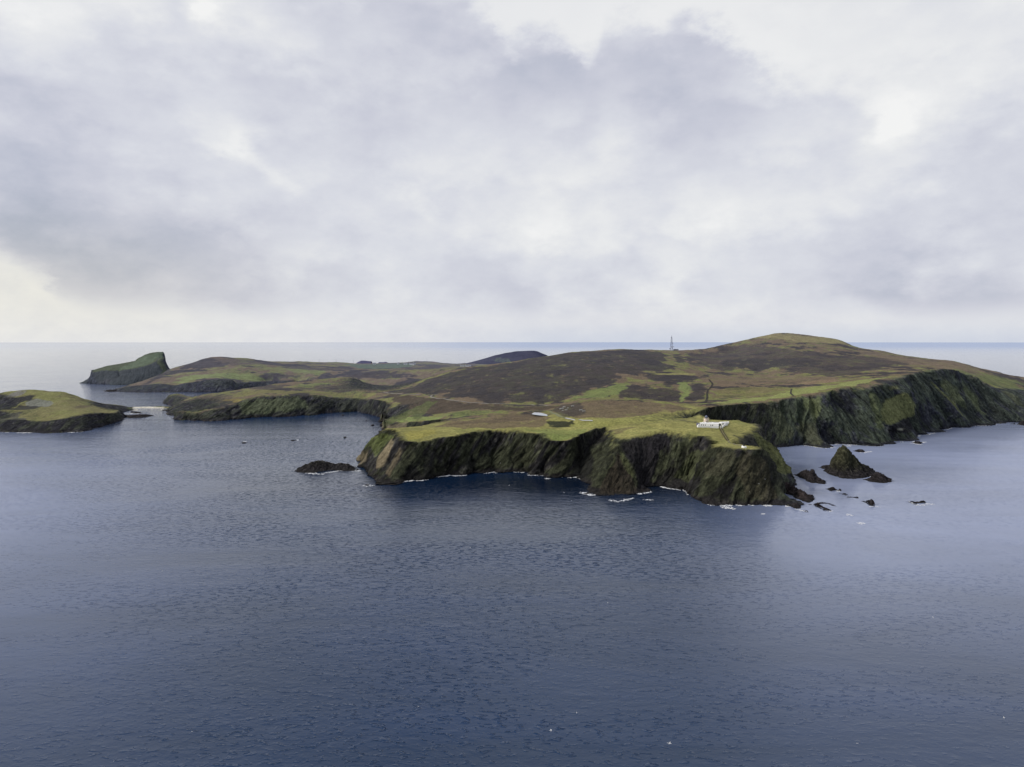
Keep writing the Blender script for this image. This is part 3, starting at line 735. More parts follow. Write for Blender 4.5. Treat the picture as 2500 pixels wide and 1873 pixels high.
# =================================================================== SEA ROCKS
def sea_rock(label, front, crest, depth, k=.45, group=None, green=0.0, brown=.3, name='sea_rock', step=.8, cat='rock', extra=(), jag=.12, back_px=None):
    fw = [W(p) for p in front]
    fx = np.array([p[0] for p in front]); fy = np.array([q[1] for q in fw])
    o = np.argsort(fx)
    y_at = lambda px: float(np.interp(px, fx[o], fy[o]))
    bk = []
    for i, p in enumerate(reversed(front)):
        t = i / max(len(front) - 1, 1)
        e = math.sin(math.pi * min(max(t, .0), 1)) ** .5
        bk.append(B(p[0], on_z(*p)[1] + depth * (.15 + .85 * e)))
    x0 = min(fx.min(), min(c[0] for c in crest)) - 6; x1 = max(fx.max(), max(c[0] for c in crest)) + 6
    ym = fy.min() - 6; yM = max(b[1] for b in bk) + 8
    sc = fy.mean() / 900.0
    Fd = Field(x0, x1, np.arange(ym, yM, max(.35 * sc, (yM - ym) / 160)), step)
    seed = int(fx[0] * 7 + fy[0])
    Fd.coast(np.concatenate([jitter(fw, jag, 3, seed), jitter(bk, jag, 2, seed + 1)]))
    Fd.line(jitter([on_y(c[0], c[1], y_at(c[0]) + depth * k) for c in crest], .05, 2, seed + 2), edge=True)
    for e in extra: Fd.line(jitter([W(p) for p in e], .05, 1, seed + 3), edge=True)
    Fd.solve(smooth=1, profile=.95)
    P, steep, rib, g = finish(Fd, amp=min(3.0, depth * .12), strata=lambda x, y: 0 * x - .6, rough=.4, cell=.35, seed=seed % 17)
    Lz = Fd.z > -4.9
    nn = np.zeros(Fd.z.shape); nn[Lz] = fbm(Fd.X2[Lz] / 3.0, Fd.Y2[Lz] / 3.0, P[..., 2][Lz] / 2.2, 4, .6)
    P[..., 2] += nn * np.clip(Fd.z / 4, 0, 1) * min(1.3, depth * .08)
    base = ROCK * .85 * (1 + .55 * nn[..., None]) * np.array((1.05 + brown * .3, 1.0 + brown * .1, 1.0)) * (1.05 + .5 * rib[..., None])
    if green:
        gm = (sstep(4, 14, P[..., 2] + nn * 5) * green)[..., None]
        gc = np.array((.062, .064, .030)) * (1 + .5 * nn[..., None]) * (.75 + .5 * sstep(8, 26, P[..., 2])[..., None])
        base = base * (1 - gm) + gc * gm
    low = (1 - sstep(.8, 2.2, P[..., 2] + nn))[..., None]
    base = np.clip(base * (1 - low) + WET * low, .006, 1)
    Fd.rk = np.full(Fd.z.shape, .8)
    ob = Fd.mesh(name, P, base, GROUND)
    c = P[Fd.z > 0].mean(0) if (Fd.z > 0).any() else P.reshape(-1, 3).mean(0)
    ob.data.transform(Matrix.Translation((-c[0], -c[1], 0))); ob.location = (c[0], c[1], 0)
    tag(ob, label, cat, group)
    return ob

GR = 'low dark skerries off the east side of the headland'
sea_rock('tall pyramid sea stack with green grassy peak and long ridge sloping right',
  [(2021,1153),(2027,1158),(2040,1163),(2060,1168),(2080,1169),(2100,1167),(2120,1164),(2133,1161),(2142,1166)],
  [(2022,1150),(2027,1140),(2033,1124),(2041,1110),(2049,1099),(2055,1092),(2059,1088.5),(2064,1091),(2071,1098),(2079,1108),(2087,1116),(2093,1123),(2101,1131),(2111,1137),(2122,1142),(2131,1149),(2138,1155)], 46, .5, None, .55, .0, 'sea_stack', .8, 'sea stack', jag=.07,
  extra=[[(2062,1092,838),(2072,1120,828),(2082,1150,818)]])
sea_rock('wedge of dark rock trailing off the right foot of the pyramid stack',
  [(2115,1172),(2124,1176),(2140,1178),(2160,1179),(2172,1177),(2177,1173)],
  [(2122,1168),(2131,1164),(2136,1157),(2141,1152),(2149,1155),(2158,1161),(2168,1167),(2175,1172)], 16, .55)
sea_rock('small flat rock touching the left foot of the pyramid stack', [(2004,1142),(2012,1145),(2024,1144),(2032,1142)], [(2006,1139),(2013,1136),(2022,1136),(2030,1136)], 12)
sea_rock('jagged twin-peaked dark rock between the headland and the pyramid stack',
  [(1943,1160),(1952,1164),(1962,1168),(1972,1172),(1982,1179),(1992,1178),(2004,1181),(2012,1182),(2019,1179)],
  [(1946,1158),(1953,1153),(1960,1151),(1968,1147),(1974,1150),(1978,1153),(1983,1147),(1987,1154),(1992,1163),(1999,1166),(2004,1171),(2009,1171),(2015,1176)], 18, .5, jag=.16)
sea_rock('long dark slanting rock ridge running out from the foot of the lighthouse headland',
  [(1902,1199),(1915,1203),(1930,1208),(1945,1215),(1960,1223),(1973,1227),(1981,1223),(1988,1217)],
  [(1900,1178),(1912,1177),(1925,1181),(1935,1187),(1940,1189),(1947,1194),(1955,1197),(1962,1201),(1970,1206),(1978,1210),(1983,1209),(1985,1214)], 22, .6, brown=.8, jag=.1)
sea_rock('dark humped skerry with a pointed left end, above the hook-shaped reef', [(2023,1195),(2030,1199),(2038,1200),(2044,1198)], [(2025,1192),(2030,1189),(2036,1191),(2042,1195)], 12, group=GR)
sea_rock('tiny rock chip just right of the humped skerry', [(2045,1198),(2050,1199),(2056,1198)], [(2047,1195),(2050,1193),(2054,1196)], 6, group=GR)
sea_rock('small flat oval skerry between the humped skerry and the thin low one', [(2056,1206),(2064,1209),(2072,1210)], [(2058,1204),(2062,1204),(2069,1207)], 7, group=GR)
sea_rock('thin low skerry, a bare sliver above the water', [(2077,1215),(2085,1215),(2092,1217),(2099,1216)], [(2079,1214),(2086,1213.5),(2093,1213),(2097,1214.5)], 6, group=GR)
sea_rock('blocky skerry with foam on its right, middle of the strait', [(2113,1225),(2118,1229),(2124,1234),(2132,1236),(2139,1235)], [(2114,1223),(2120,1221),(2128,1221),(2134,1224),(2134,1229),(2137,1233)], 11, group=GR)
sea_rock('hook-shaped reef, long arm of the hook pointing right', [(1982,1233),(1990,1236),(2000,1240),(2008,1243),(2016,1248),(2026,1248),(2033,1247)], [(1986,1231),(1994,1229),(2004,1234),(2012,1238),(2020,1242),(2029,1245)], 9, .5, GR, brown=1.2)
sea_rock('slim back arm of the hook-shaped reef', [(1994,1231),(2006,1231),(2020,1231),(2034,1234),(2045,1236)], [(1996,1227),(2008,1226.5),(2020,1228),(2032,1231),(2042,1234)], 7, .5, GR, brown=1.2)
sea_rock('squat dark boulder rock just off the foot of the slanting ridge', [(1930,1236),(1937,1240),(1945,1242),(1953,1240),(1958,1238)], [(1932,1233),(1940,1229),(1945,1228),(1951,1232),(1956,1236)], 12, group=GR)
sea_rock('tiny rock in foam right of the squat boulder rock', [(1965,1247),(1970,1249),(1976,1251)], [(1966,1245.5),(1969,1246),(1974,1249)], 5, group=GR)
GP = 'foam-ringed rocks far out on the right'
sea_rock('left rock of the foam-ringed pair far out on the right', [(2222,1226),(2230,1229),(2238,1233),(2244,1232)], [(2224,1223.5),(2229,1224),(2235,1226),(2241,1229)], 7, group=GP)
sea_rock('right rock of the foam-ringed pair far out on the right', [(2241,1229),(2250,1229),(2258,1230),(2265,1229)], [(2243,1226),(2248,1222.5),(2253,1222),(2258,1224),(2263,1227)], 8, group=GP)
sea_rock('round rock ringed by foam below the green cliff panel on the right', [(2229,1081),(2236,1083.5),(2244,1084.5),(2251,1081)], [(2231,1079),(2237,1077),(2243,1077.5),(2248,1080)], 14, group=GP)
sea_rock('low brown rock with foam behind the pyramid stack', [(2088,1102),(2096,1104),(2106,1104.5),(2113,1103)], [(2090,1099),(2097,1097.5),(2106,1098),(2111,1101)], 12)
sea_rock('small dark rock at the right edge of the photo under the far cliffs', [(2472,1035.5),(2476,1036),(2481,1035.5)], [(2474,1034),(2477,1033),(2479,1034)], 12)
sea_rock('blunt dark rock cut by the right edge of the photo', [(2490,1037),(2500,1039),(2515,1038)], [(2492,1033),(2497,1028),(2512,1026)], 25)
sea_rock('big double-humped skerry with a foam line, left of the headland',
  [(724,1150),(730,1153),(743,1154),(758,1155),(778,1152),(798,1149),(818,1148),(833,1149),(848,1150),(861,1149),(869,1148)],
  [(727,1146),(734,1140),(748,1134),(761,1130),(769,1126.5),(779,1126),(790,1126),(801,1128),(811,1133),(817,1135),(826,1132),(836,1131),(848,1132),(855,1137),(863,1144),(867,1147)], 42, .5, green=.35, brown=.0, name='skerry', jag=.08)
GB = 'little rocks dotting the bay west of the headland'
for (lb, a, b, h, d) in [
  ('tiny rock with a foam trail beside it, leftmost in the bay', 589, 601, 2, 10), ('tiny dark rock with foam, right of the leftmost one in the bay', 709, 722, 1.6, 9)]:
    y = 1082 if a < 650 else 1076
    sea_rock(lb, [(a, y), ((a + b) / 2, y + 1), (b, y - .5)], [(a + 2, y - h), ((a + b) / 2, y - h - .5), (b - 2, y - h)], d, group=GB)
for (lb, x, y, w, h) in [
  ('lone small rock in mid bay above the double-humped skerry', 842, 1069, 7, 2.2), ('speck of rock near the head of the bay', 837, 1014.6, 6, 1.6),
  ('small flat rock on its own in the bay, off the east cliffs', 910, 1039.5, 10, 2.6), ('speck of rock above the lone flat one in the bay', 894, 1028.2, 5, 1.4),
  ('widest of the rocks clustered against the bay cliffs', 929, 1031, 17, 3.4), ('second rock down the cluster against the bay cliffs', 932, 1036.5, 13, 2.8),
  ('third rock down the cluster against the bay cliffs', 930, 1040.5, 9, 2.2), ('dark rock touching the cliffs just above the headland slope', 938, 1049.5, 13, 4),
  ('flat rock left of the headland slope at the water line', 929, 1055.5, 14, 3.2), ('foam-washed rock tip breaking the water left of the headland point', 894, 1185.5, 5, 1.8),
  ('tiny rock awash in foam at the left foot of the pyramid buttress', 1433, 1206.5, 8, 2.4)]:
    sea_rock(lb, [(x - w / 2, y - .4), (x, y + .8), (x + w / 2, y - .6)], [(x - w * .3, y - h), (x, y - h - .6), (x + w * .32, y - h * .8)], 9, group=GB if x < 1000 else None)
sea_rock('long flat dark reef reaching right from the west islet', [(302,1020),(320,1020.5),(340,1020),(358,1018),(371,1015)], [(304,1013),(320,1013.5),(340,1012.5),(355,1012),(366,1013)], 40, .4, name='reef')
sea_rock('thin inner reef between the islet and the sand bar', [(318,1007),(332,1009),(345,1009)], [(320,1004.5),(333,1005.5),(343,1006.5)], 20, .4, name='reef')
sea_rock('low rock off the tip of the far peninsula', [(257,955),(266,957),(280,956.5),(287,955)], [(260,953),(268,951.5),(278,952),(285,953)], 50, .4)
sea_rock('dark rock in the sand bar water beside the bay point', [(410,1003.5),(417,1004.5),(425,1004)], [(412,1001.5),(418,1001),(423,1002)], 10)

# distant stacks on the skyline: purple-blue with distance
def far_stack(label, sil, Y):
    bm = bmesh.new()
    f = [on_y(x, y, Y) for x, y in sil]
    z0 = 5.0
    nfr = [bm.verts.new((p[0], p[1] - 20, z0)) for p in f]; nt = [bm.verts.new((p[0], p[1], p[2])) for p in f]
    bk = [bm.verts.new((p[0], p[1] + 45, z0)) for p in f]; bt = [bm.verts.new((p[0], p[1] + 25, p[2] - 3)) for p in f]
    for i in range(len(f) - 1):
        for a, b in ((nfr, nt), (nt, bt), (bt, bk)):
            bm.faces.new((a[i], a[i + 1], b[i + 1], b[i]))
    me = bpy.data.meshes.new('sea_rock'); bm.to_mesh(me); bm.free()
    me.materials.append(FARROCK)
    o = bpy.data.objects.new('sea_rock', me); COL.objects.link(o); tag(o, label, 'rock'); return o
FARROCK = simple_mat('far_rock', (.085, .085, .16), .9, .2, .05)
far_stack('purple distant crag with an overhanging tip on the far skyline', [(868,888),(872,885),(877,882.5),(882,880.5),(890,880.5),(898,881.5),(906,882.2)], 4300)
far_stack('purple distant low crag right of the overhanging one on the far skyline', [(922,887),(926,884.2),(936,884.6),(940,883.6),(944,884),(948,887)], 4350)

# =================================================================== SEA
def sea_mat():
    m, nt, b = new_mat('sea_water'); L = nt.links.new
    geo = nt.nodes.new('ShaderNodeNewGeometry')
    def noise(scale, detail, rough=.55, st=(1, 1, 1), dist=0.0, rot=0.0):
        mp = nt.nodes.new('ShaderNodeMapping'); mp.inputs['Scale'].default_value = st; mp.inputs['Rotation'].default_value = (0, 0, rot)
        L(geo.outputs['Position'], mp.inputs['Vector'])
        n = nt.nodes.new('ShaderNodeTexNoise'); n.inputs['Scale'].default_value = scale; n.inputs['Detail'].default_value = detail
        n.inputs['Roughness'].default_value = rough; n.inputs['Distortion'].default_value = dist
        L(mp.outputs[0], n.inputs['Vector']); return n
    def math_(op, a, c):
        n = nt.nodes.new('ShaderNodeMath'); n.operation = op
        for i, v in enumerate((a, c)):
            if isinstance(v, (int, float)): n.inputs[i].default_value = v
            else: L(v, n.inputs[i])
        return n.outputs[0]
    w1 = noise(.17, 5, .6, (1, 1.6, 1), .4, .5)      # chop, a few metres
    w2 = noise(.045, 3, .5, (1, 1.9, 1), .3, .3)     # wind sea
    w3 = noise(.012, 3, .5, (1, 1.6, 1), .2, -.2)    # low swell
    h = math_('ADD', math_('MULTIPLY', w1.outputs['Fac'], SEA['h1']), math_('ADD', math_('MULTIPLY', w2.outputs['Fac'], SEA['h2']), math_('MULTIPLY', w3.outputs['Fac'], SEA['h3'])))
    w4 = noise(.21, 2, .5, (1, 2.0, 1), .5, .62)
    pk = nt.nodes.new('ShaderNodeMapRange'); pk.interpolation_type = 'SMOOTHSTEP'; L(w4.outputs['Fac'], pk.inputs[0]); pk.inputs[1].default_value = .52; pk.inputs[2].default_value = .74
    gz = noise(.006, 4, .6, (1, 2.2, 1), .8, .4)
    ga_ = nt.nodes.new('ShaderNodeMapRange'); L(gz.outputs['Fac'], ga_.inputs[0]); ga_.inputs[1].default_value = .40; ga_.inputs[2].default_value = .62; ga_.inputs[3].default_value = .3; ga_.inputs[4].default_value = 1.35
    h = math_('ADD', h, math_('MULTIPLY', pk.outputs[0], math_('MULTIPLY', SEA['h4'], ga_.outputs[0])))
    gust = noise(.0035, 4, .6, (1, 2.6, 1), .6)
    gr = nt.nodes.new('ShaderNodeMapRange'); L(gust.outputs['Fac'], gr.inputs['Value'])
    gr.inputs['From Min'].default_value = .35; gr.inputs['From Max'].default_value = .65; gr.inputs['To Min'].default_value = .65; gr.inputs['To Max'].default_value = 1.15
    # open water is ruffled, the lee east of the island and the far west lie smoother
    sx = nt.nodes.new('ShaderNodeSeparateXYZ'); L(geo.outputs['Position'], sx.inputs[0])
    def ss(v, lo, hi):
        n = nt.nodes.new('ShaderNodeMapRange'); n.interpolation_type = 'SMOOTHSTEP'; L(v, n.inputs[0]); n.inputs[1].default_value = lo; n.inputs[2].default_value = hi
        return n.outputs[0]
    ratio = math_('DIVIDE', sx.outputs[0], math_('MAXIMUM', sx.outputs[1], 1.0))
    warpn = noise(.002, 3, .5)
    rw = math_('ADD', ratio, math_('MULTIPLY', math_('SUBTRACT', warpn.outputs['Fac'], .5), .35))
    lee = math_('MAXIMUM', ss(rw, .22, .42), math_('MULTIPLY', ss(math_('MULTIPLY', rw, -1.0), .45, .75), .8))
    h = math_('MULTIPLY', h, math_('SUBTRACT', 1.25, math_('MULTIPLY', lee, .45)))
    h = math_('MULTIPLY', h, gr.outputs[0])
    bp = nt.nodes.new('ShaderNodeBump'); bp.inputs['Strength'].default_value = 1.0; bp.inputs['Distance'].default_value = 1.0
    L(h, bp.inputs['Height']); L(bp.outputs[0], b.inputs['Normal'])
    cr = nt.nodes.new('ShaderNodeValToRGB'); L(gust.outputs['Fac'], cr.inputs['Fac'])
    cr.color_ramp.elements[0].position = .3; cr.color_ramp.elements[1].position = .7
    cr.color_ramp.elements[0].color = SEA['c0'] + (1,); cr.color_ramp.elements[1].color = SEA['c1'] + (1,)
    # far offshore, mostly east: blue haze and sky reflection painted as diffuse colour
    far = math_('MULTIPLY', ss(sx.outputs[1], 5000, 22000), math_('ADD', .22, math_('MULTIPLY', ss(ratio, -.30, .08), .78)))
    # dark cliff reflection painted into the water colour below the headland
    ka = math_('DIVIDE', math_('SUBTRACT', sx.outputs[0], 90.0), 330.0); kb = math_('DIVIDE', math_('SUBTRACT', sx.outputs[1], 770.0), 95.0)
    cliff_reflection = math_('POWER', 2.718, math_('MULTIPLY', math_('ADD', math_('MULTIPLY', ka, ka), math_('MULTIPLY', kb, kb)), -1.0))
    kc = nt.nodes.new('ShaderNodeVectorMath'); kc.operation = 'SCALE'; L(cr.outputs[0], kc.inputs[0]); L(math_('SUBTRACT', 1.0, math_('MULTIPLY', cliff_reflection, .72)), kc.inputs['Scale'])
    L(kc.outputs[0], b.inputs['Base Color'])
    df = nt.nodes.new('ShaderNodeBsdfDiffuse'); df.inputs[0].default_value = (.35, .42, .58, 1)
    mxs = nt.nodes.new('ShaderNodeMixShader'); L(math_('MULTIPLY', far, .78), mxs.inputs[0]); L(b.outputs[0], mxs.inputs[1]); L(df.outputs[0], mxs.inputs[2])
    # silvery sky sheen painted as pale diffuse colour, east and west
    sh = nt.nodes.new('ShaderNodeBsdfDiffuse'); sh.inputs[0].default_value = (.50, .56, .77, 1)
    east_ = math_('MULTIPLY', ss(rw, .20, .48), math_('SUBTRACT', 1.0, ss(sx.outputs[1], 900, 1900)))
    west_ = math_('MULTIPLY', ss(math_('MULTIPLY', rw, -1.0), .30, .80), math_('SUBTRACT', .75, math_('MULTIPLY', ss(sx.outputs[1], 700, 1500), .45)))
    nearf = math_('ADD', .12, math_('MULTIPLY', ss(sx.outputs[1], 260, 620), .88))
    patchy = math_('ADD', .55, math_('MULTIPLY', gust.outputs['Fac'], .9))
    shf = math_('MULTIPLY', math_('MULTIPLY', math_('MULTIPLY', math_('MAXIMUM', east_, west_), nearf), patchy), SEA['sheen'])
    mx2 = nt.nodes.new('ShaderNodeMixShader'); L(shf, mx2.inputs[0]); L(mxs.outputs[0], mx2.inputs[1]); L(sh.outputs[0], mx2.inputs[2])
    L(mx2.outputs[0], nt.nodes['Material Output'].inputs['Surface'])
    b.inputs['Roughness'].default_value = SEA['rough']; b.inputs['IOR'].default_value = 1.333
    return m
SEA = dict(h1=.26, h2=.34, h3=.34, h4=.21, c0=(.005, .021, .055), c1=(.009, .032, .092), rough=.04, sheen=.38)
bm = bmesh.new()
rings = [0, 300, 800, 2000, 6000, 20000, 60000, 100000]
prev = None
for r in rings:
    if r == 0: cur = [bm.verts.new((0, 0, 0))]
    else: cur = [bm.verts.new((r * math.cos(a), r * math.sin(a), 0)) for a in np.linspace(0, 2 * math.pi, 96, endpoint=False)]
    if prev is not None:
        for i in range(96):
            j = (i + 1) % 96
            if len(prev) == 1: bm.faces.new((prev[0], cur[i], cur[j]))
            else: bm.faces.new((prev[i], cur[i], cur[j], prev[j]))
    prev = cur
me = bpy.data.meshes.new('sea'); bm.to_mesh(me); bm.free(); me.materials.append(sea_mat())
sea = bpy.data.objects.new('sea', me); COL.objects.link(sea); tag(sea, kind='structure')

# =================================================================== SURF
FOAM = [ # (px0, py0, px1, py1, thickness in px, density)
 (731,1150,760,1157,3,1),(745,1155,790,1159,4,1.2),(785,1156,835,1149,3,1),(855,1150,880,1150,3,1),(728,1144,736,1150,4,.7),(910,1153,916,1153,2.5,1),(922,1169,930,1170,3,1),
 (926,1174,946,1181,4,1),(944,1181,981,1177,3.5,1),(885,1186,912,1186,4,.9),(1090,1161,1104,1161,2,.6),(1107,1159,1118,1158,3.5,1.6),(1040,1168,1070,1164,1.5,.4),(1168,1152,1180,1153,3,1),(1328,1168,1344,1169,3.5,1),(1358,1166,1372,1165,2,1),
 (1432,1177,1455,1181,3,1.2),(1416,1203,1450,1210,7,1.3),(1463,1209,1469,1209,3,1),(1484,1221,1512,1225,5,1),(1512,1224,1549,1216,5,1.3),(1570,1220,1597,1221,4,.9),(1540,1205,1548,1205,3,1),(1554,1204,1565,1202,4,.7),(1697,1212,1714,1214,3,.9),
 (1717,1227,1742,1233,6,1.3),(1757,1234,1768,1232,4,.9),(1760,1238,1796,1243,7,1.1),(1788,1231,1830,1233,4.5,1.2),(1857,1229,1876,1230,4,1),(1860,1233,1874,1235,4,.8),(1858,1255,1868,1255,3.5,1),
 (1940,1243,1968,1249,4,.9),(2018,1249,2034,1248,3,1),(2042,1200,2050,1200,4,1),(2066,1256,2082,1260,5,1),(2090,1277,2112,1278,5,1),(2118,1236,2150,1238,3,.6),
 (2219,1224,2232,1231,3,.9),(2230,1233,2262,1234,3.5,1),(2255,1231,2282,1231,4,.9),(2222,1082,2252,1086,3,1),(2226,1079,2236,1078,2,.8),(2248,1080,2262,1080,2.5,1),
 (2190,1069,2200,1069,2.5,1.2),(2198,1068,2232,1067,2.5,1.2),(2233,1064,2248,1064,2.5,1),(2256,1061,2284,1057,4.5,.8),(2258,1051,2284,1051,2,.9),(2150,1079,2164,1079,2,1),(2167,1072,2174,1072,2,.8),(2196,1079,2206,1079,3,.6),
 (2036,1085,2050,1084,3,1),(2030,1085,2036,1085,2,.7),(2066,1090,2080,1088,3,.9),(2018,1093,2026,1090,3,.5),(2099,1105,2130,1103,3,.9),(2099,1163,2132,1163,3,1),(2143,1178,2158,1177,3,1),(2046,1126,2046,1126,1,.1),
 (0,1054,20,1056,2.5,1.2),(40,1057,86,1056,2.5,1.2),(128,1053,142,1053,2.5,1),(165,1056,202,1054,2.5,1.2),(160,1049,168,1049,1.5,1),(0,999,18,999,2.5,1),(462,1026,480,1026,1.5,.8),(500,1027,522,1027,2,.9),(300,1009,340,1010,4,.5),(405,999,430,999,2.5,.9),
 (594,1079,602,1078,2,1),(722,1075,730,1074,2,1),(2480,1036,2500,1038,2,.7),(2465,1030,2490,1029,2,.6),
]
bm = bmesh.new(); fr = random.Random(5)
for (x0, y0, x1, y1, th, den) in FOAM:
    A, Bq = on_z(x0, y0), on_z(x1, y1)
    mpp = A[1] / F_PX; mv = A[1] ** 2 / (F_PX * CAM_H)
    n = max(3, int(abs(x1 - x0) * den * .8) + 3)
    for k in range(n):
        t = (k + fr.random()) / n
        x = x0 + (x1 - x0) * t + fr.gauss(0, .8); taper = .35 + math.sin(math.pi * t) * .65
        y = y0 + (y1 - y0) * t + fr.gauss(0, .24) * th * taper
        c = on_z(x, y); a = mpp * fr.uniform(.6, 2.6); b_ = mv * th * fr.uniform(.07, .28) * taper
        ph = fr.uniform(0, 6.28); vs = []
        for q in range(11):
            an = 2 * math.pi * q / 11
            r = fr.uniform(.55, 1.25)
            vs.append(bm.verts.new((c[0] + a * r * math.cos(an), c[1] + b_ * r * math.sin(an), .05 + .004 * (k % 40) + fr.random() * .02)))
        bm.faces.new(vs)
# thin broken wash where the swell meets the rock
nse = np.random.default_rng(3)
for j in range(M.nu):
    pxj = CX + F_PX * M.u[j]
    if pxj < 870 or pxj > 2490: continue
    zc = MP[:, j, 2]; k = np.nonzero(zc > -.2)[0]
    if len(k) == 0: continue
    w0 = MP[k[0], j]
    gate = float(fbm(pxj / 26.0, .5, 1.0, 3)) + (.05 if pxj < 1940 else -.02)
    if gate < .12: continue
    for rep in range(1 + int(gate * 5)):
        c = (w0[0] + nse.normal() * .8, w0[1] - nse.uniform(-.5, 2.2 + 7 * max(gate - .2, 0)))
        a = nse.uniform(.4, 1.6); b_ = nse.uniform(.4, 1.6); vs = []
        for q in range(9):
            an = 2 * math.pi * q / 9; rr_ = nse.uniform(.5, 1.25)
            vs.append(bm.verts.new((c[0] + a * rr_ * math.cos(an), c[1] + b_ * rr_ * math.sin(an), .06 + .003 * (j % 50) + nse.random() * .02)))
        bm.faces.new(vs)
me = bpy.data.meshes.new('sea_foam'); bm.to_mesh(me); bm.free()
fm = simple_mat('foam_white', (.80, .81, .83), .9, .12, .8)
_nt = fm.node_tree; _g = _nt.nodes.new('ShaderNodeNewGeometry'); _n = _nt.nodes.new('ShaderNodeTexNoise'); _n.inputs['Scale'].default_value = 1.1; _n.inputs['Detail'].default_value = 5; _n.inputs['Roughness'].default_value = .7
_nt.links.new(_g.outputs['Position'], _n.inputs['Vector']); _r = _nt.nodes.new('ShaderNodeMapRange'); _nt.links.new(_n.outputs['Fac'], _r.inputs[0]); _r.inputs[1].default_value = .36; _r.inputs[2].default_value = .56; _r.inputs[3].default_value = .12
_nt.links.new(_r.outputs[0], _nt.nodes['Principled BSDF'].inputs['Alpha'])
me.materials.append(fm)
fo = bpy.data.objects.new('sea_foam', me); COL.objects.link(fo); tag(fo, 'white surf breaking along the cliff feet and rocks', 'foam', kind='stuff')
# =================================================================== SMALL BUILT THINGS
WHITE = simple_mat('whitewash', (.89, .885, .86), .85, .06, .6)
CREAM = simple_mat('cream_paint', (.74, .62, .52), .8, .07, .6)
PALE_ROOF = simple_mat('pale_roof_felt', (.84, .845, .85), .9, .08, .4)
SLATE = simple_mat('slate', (.10, .105, .12), .8, .2, .8)
GLASS = simple_mat('dark_glass', (.02, .025, .03), .15, .1, 1, .6)
DARKMETAL = simple_mat('dark_metal', (.17, .18, .26), .6, .2, 1)
DISH = simple_mat('dish_white', (.70, .71, .78), .6, .05, 1)
BLACK = simple_mat('black_paint', (.012, .012, .013), .6, .1, 1)
GREYWALL = simple_mat('grey_green_render', (.085, .095, .085), .9, .15, .8)
SHED = simple_mat('purple_grey_boards', (.12, .11, .17), .85, .2, 2)
FARWHITE = simple_mat('far_white', (.72, .72, .74), .9, .05, .2)
FARROOF = simple_mat('far_roof', (.20, .21, .25), .9, .1, .2)

def obj(name, bm, mat, parent=None, smooth=False, recalc=True):
    me = bpy.data.meshes.new(name)
    if recalc: bmesh.ops.recalc_face_normals(bm, faces=bm.faces)
    bm.to_mesh(me); bm.free()
    if smooth:
        for p in me.polygons: p.use_smooth = True
    me.materials.append(mat)
    o = bpy.data.objects.new(name, me); COL.objects.link(o)
    if parent: o.parent = parent
    return o
def thing(name, label, cat, loc, rz=0.0, group=None):
    o = bpy.data.objects.new(name, None); COL.objects.link(o); o.location = loc; o.rotation_euler = (0, 0, rz)
    return tag(o, label, cat, group)
def add_box(bm, x0, x1, y0, y1, z0, z1, bev=0.0):
    v = [bm.verts.new((x, y, z)) for z in (z0, z1) for y in (y0, y1) for x in (x0, x1)]
    fs = [bm.faces.new([v[i] for i in q]) for q in ((0,1,3,2),(4,5,7,6),(0,1,5,4),(2,3,7,6),(0,2,6,4),(1,3,7,5))]
    if bev: bmesh.ops.bevel(bm, geom=list({e for f in fs for e in f.edges}), offset=bev, segments=1, affect='EDGES')
def bxm(*a, bev=0.0):
    bm = bmesh.new(); add_box(bm, *a, bev=bev); return bm
def add_lathe(bm, prof, n=24, cx=0, cy=0):
    r_ = []
    for r, z in prof: r_.append([bm.verts.new((cx + r * math.cos(2*math.pi*i/n), cy + r * math.sin(2*math.pi*i/n), z)) for i in range(n)])
    for a, b in zip(r_[:-1], r_[1:]):
        for i in range(n): bm.faces.new((a[i], a[(i+1)%n], b[(i+1)%n], b[i]))
    bm.faces.new(r_[-1]); bm.faces.new(r_[0])
def add_bar(bm, a, b, r, n=5):
    a, b = Vector(a), Vector(b); d = (b - a).normalized()
    u = d.orthogonal().normalized(); v = d.cross(u)
    A = [bm.verts.new(a + (u*math.cos(2*math.pi*i/n) + v*math.sin(2*math.pi*i/n)) * r) for i in range(n)]
    Bv = [bm.verts.new(b + (u*math.cos(2*math.pi*i/n) + v*math.sin(2*math.pi*i/n)) * r) for i in range(n)]
    for i in range(n): bm.faces.new((A[i], A[(i+1)%n], Bv[(i+1)%n], Bv[i]))
    bm.faces.new(A); bm.faces.new(Bv)

# ---------------------------------------------------------------- strips of road, path, stream laid on the turf
def resample(Q, d):
    L = np.concatenate([[0], np.cumsum(np.hypot(*np.diff(Q[:, :2], axis=0).T))])
    n = max(2, int(L[-1] / d)); t = np.linspace(0, L[-1], n)
    return np.stack([np.interp(t, L, Q[:, k]) for k in range(2)], 1)
def strip(name, px, width, mat, lift=.35, F=None, d=4.0, wob=.3):
    F = F or M
    Q = resample(np.array([F.ground(*p) for p in px]), d)
    for _ in range(3): Q[1:-1] = (Q[:-2] + 2 * Q[1:-1] + Q[2:]) / 4
    T = np.gradient(Q, axis=0); T /= np.maximum(np.hypot(T[:, 0], T[:, 1])[:, None], 1e-6); N = np.stack([-T[:, 1], T[:, 0]], 1)
    bm = bmesh.new(); prev = None; rr = random.Random(len(px))
    for q, n in zip(Q, N):
        w = width * (1 + rr.uniform(-wob, wob)) / 2
        row = []
        for k in (-1, -.33, .33, 1):
            x, y = q + n * w * k
            row.append(bm.verts.new((x, y, F.height(x, y) + lift)))
        if prev:
            for i in range(3): bm.faces.new((prev[i], prev[i+1], row[i+1], row[i]))
        prev = row
    return obj(name, bm, mat)
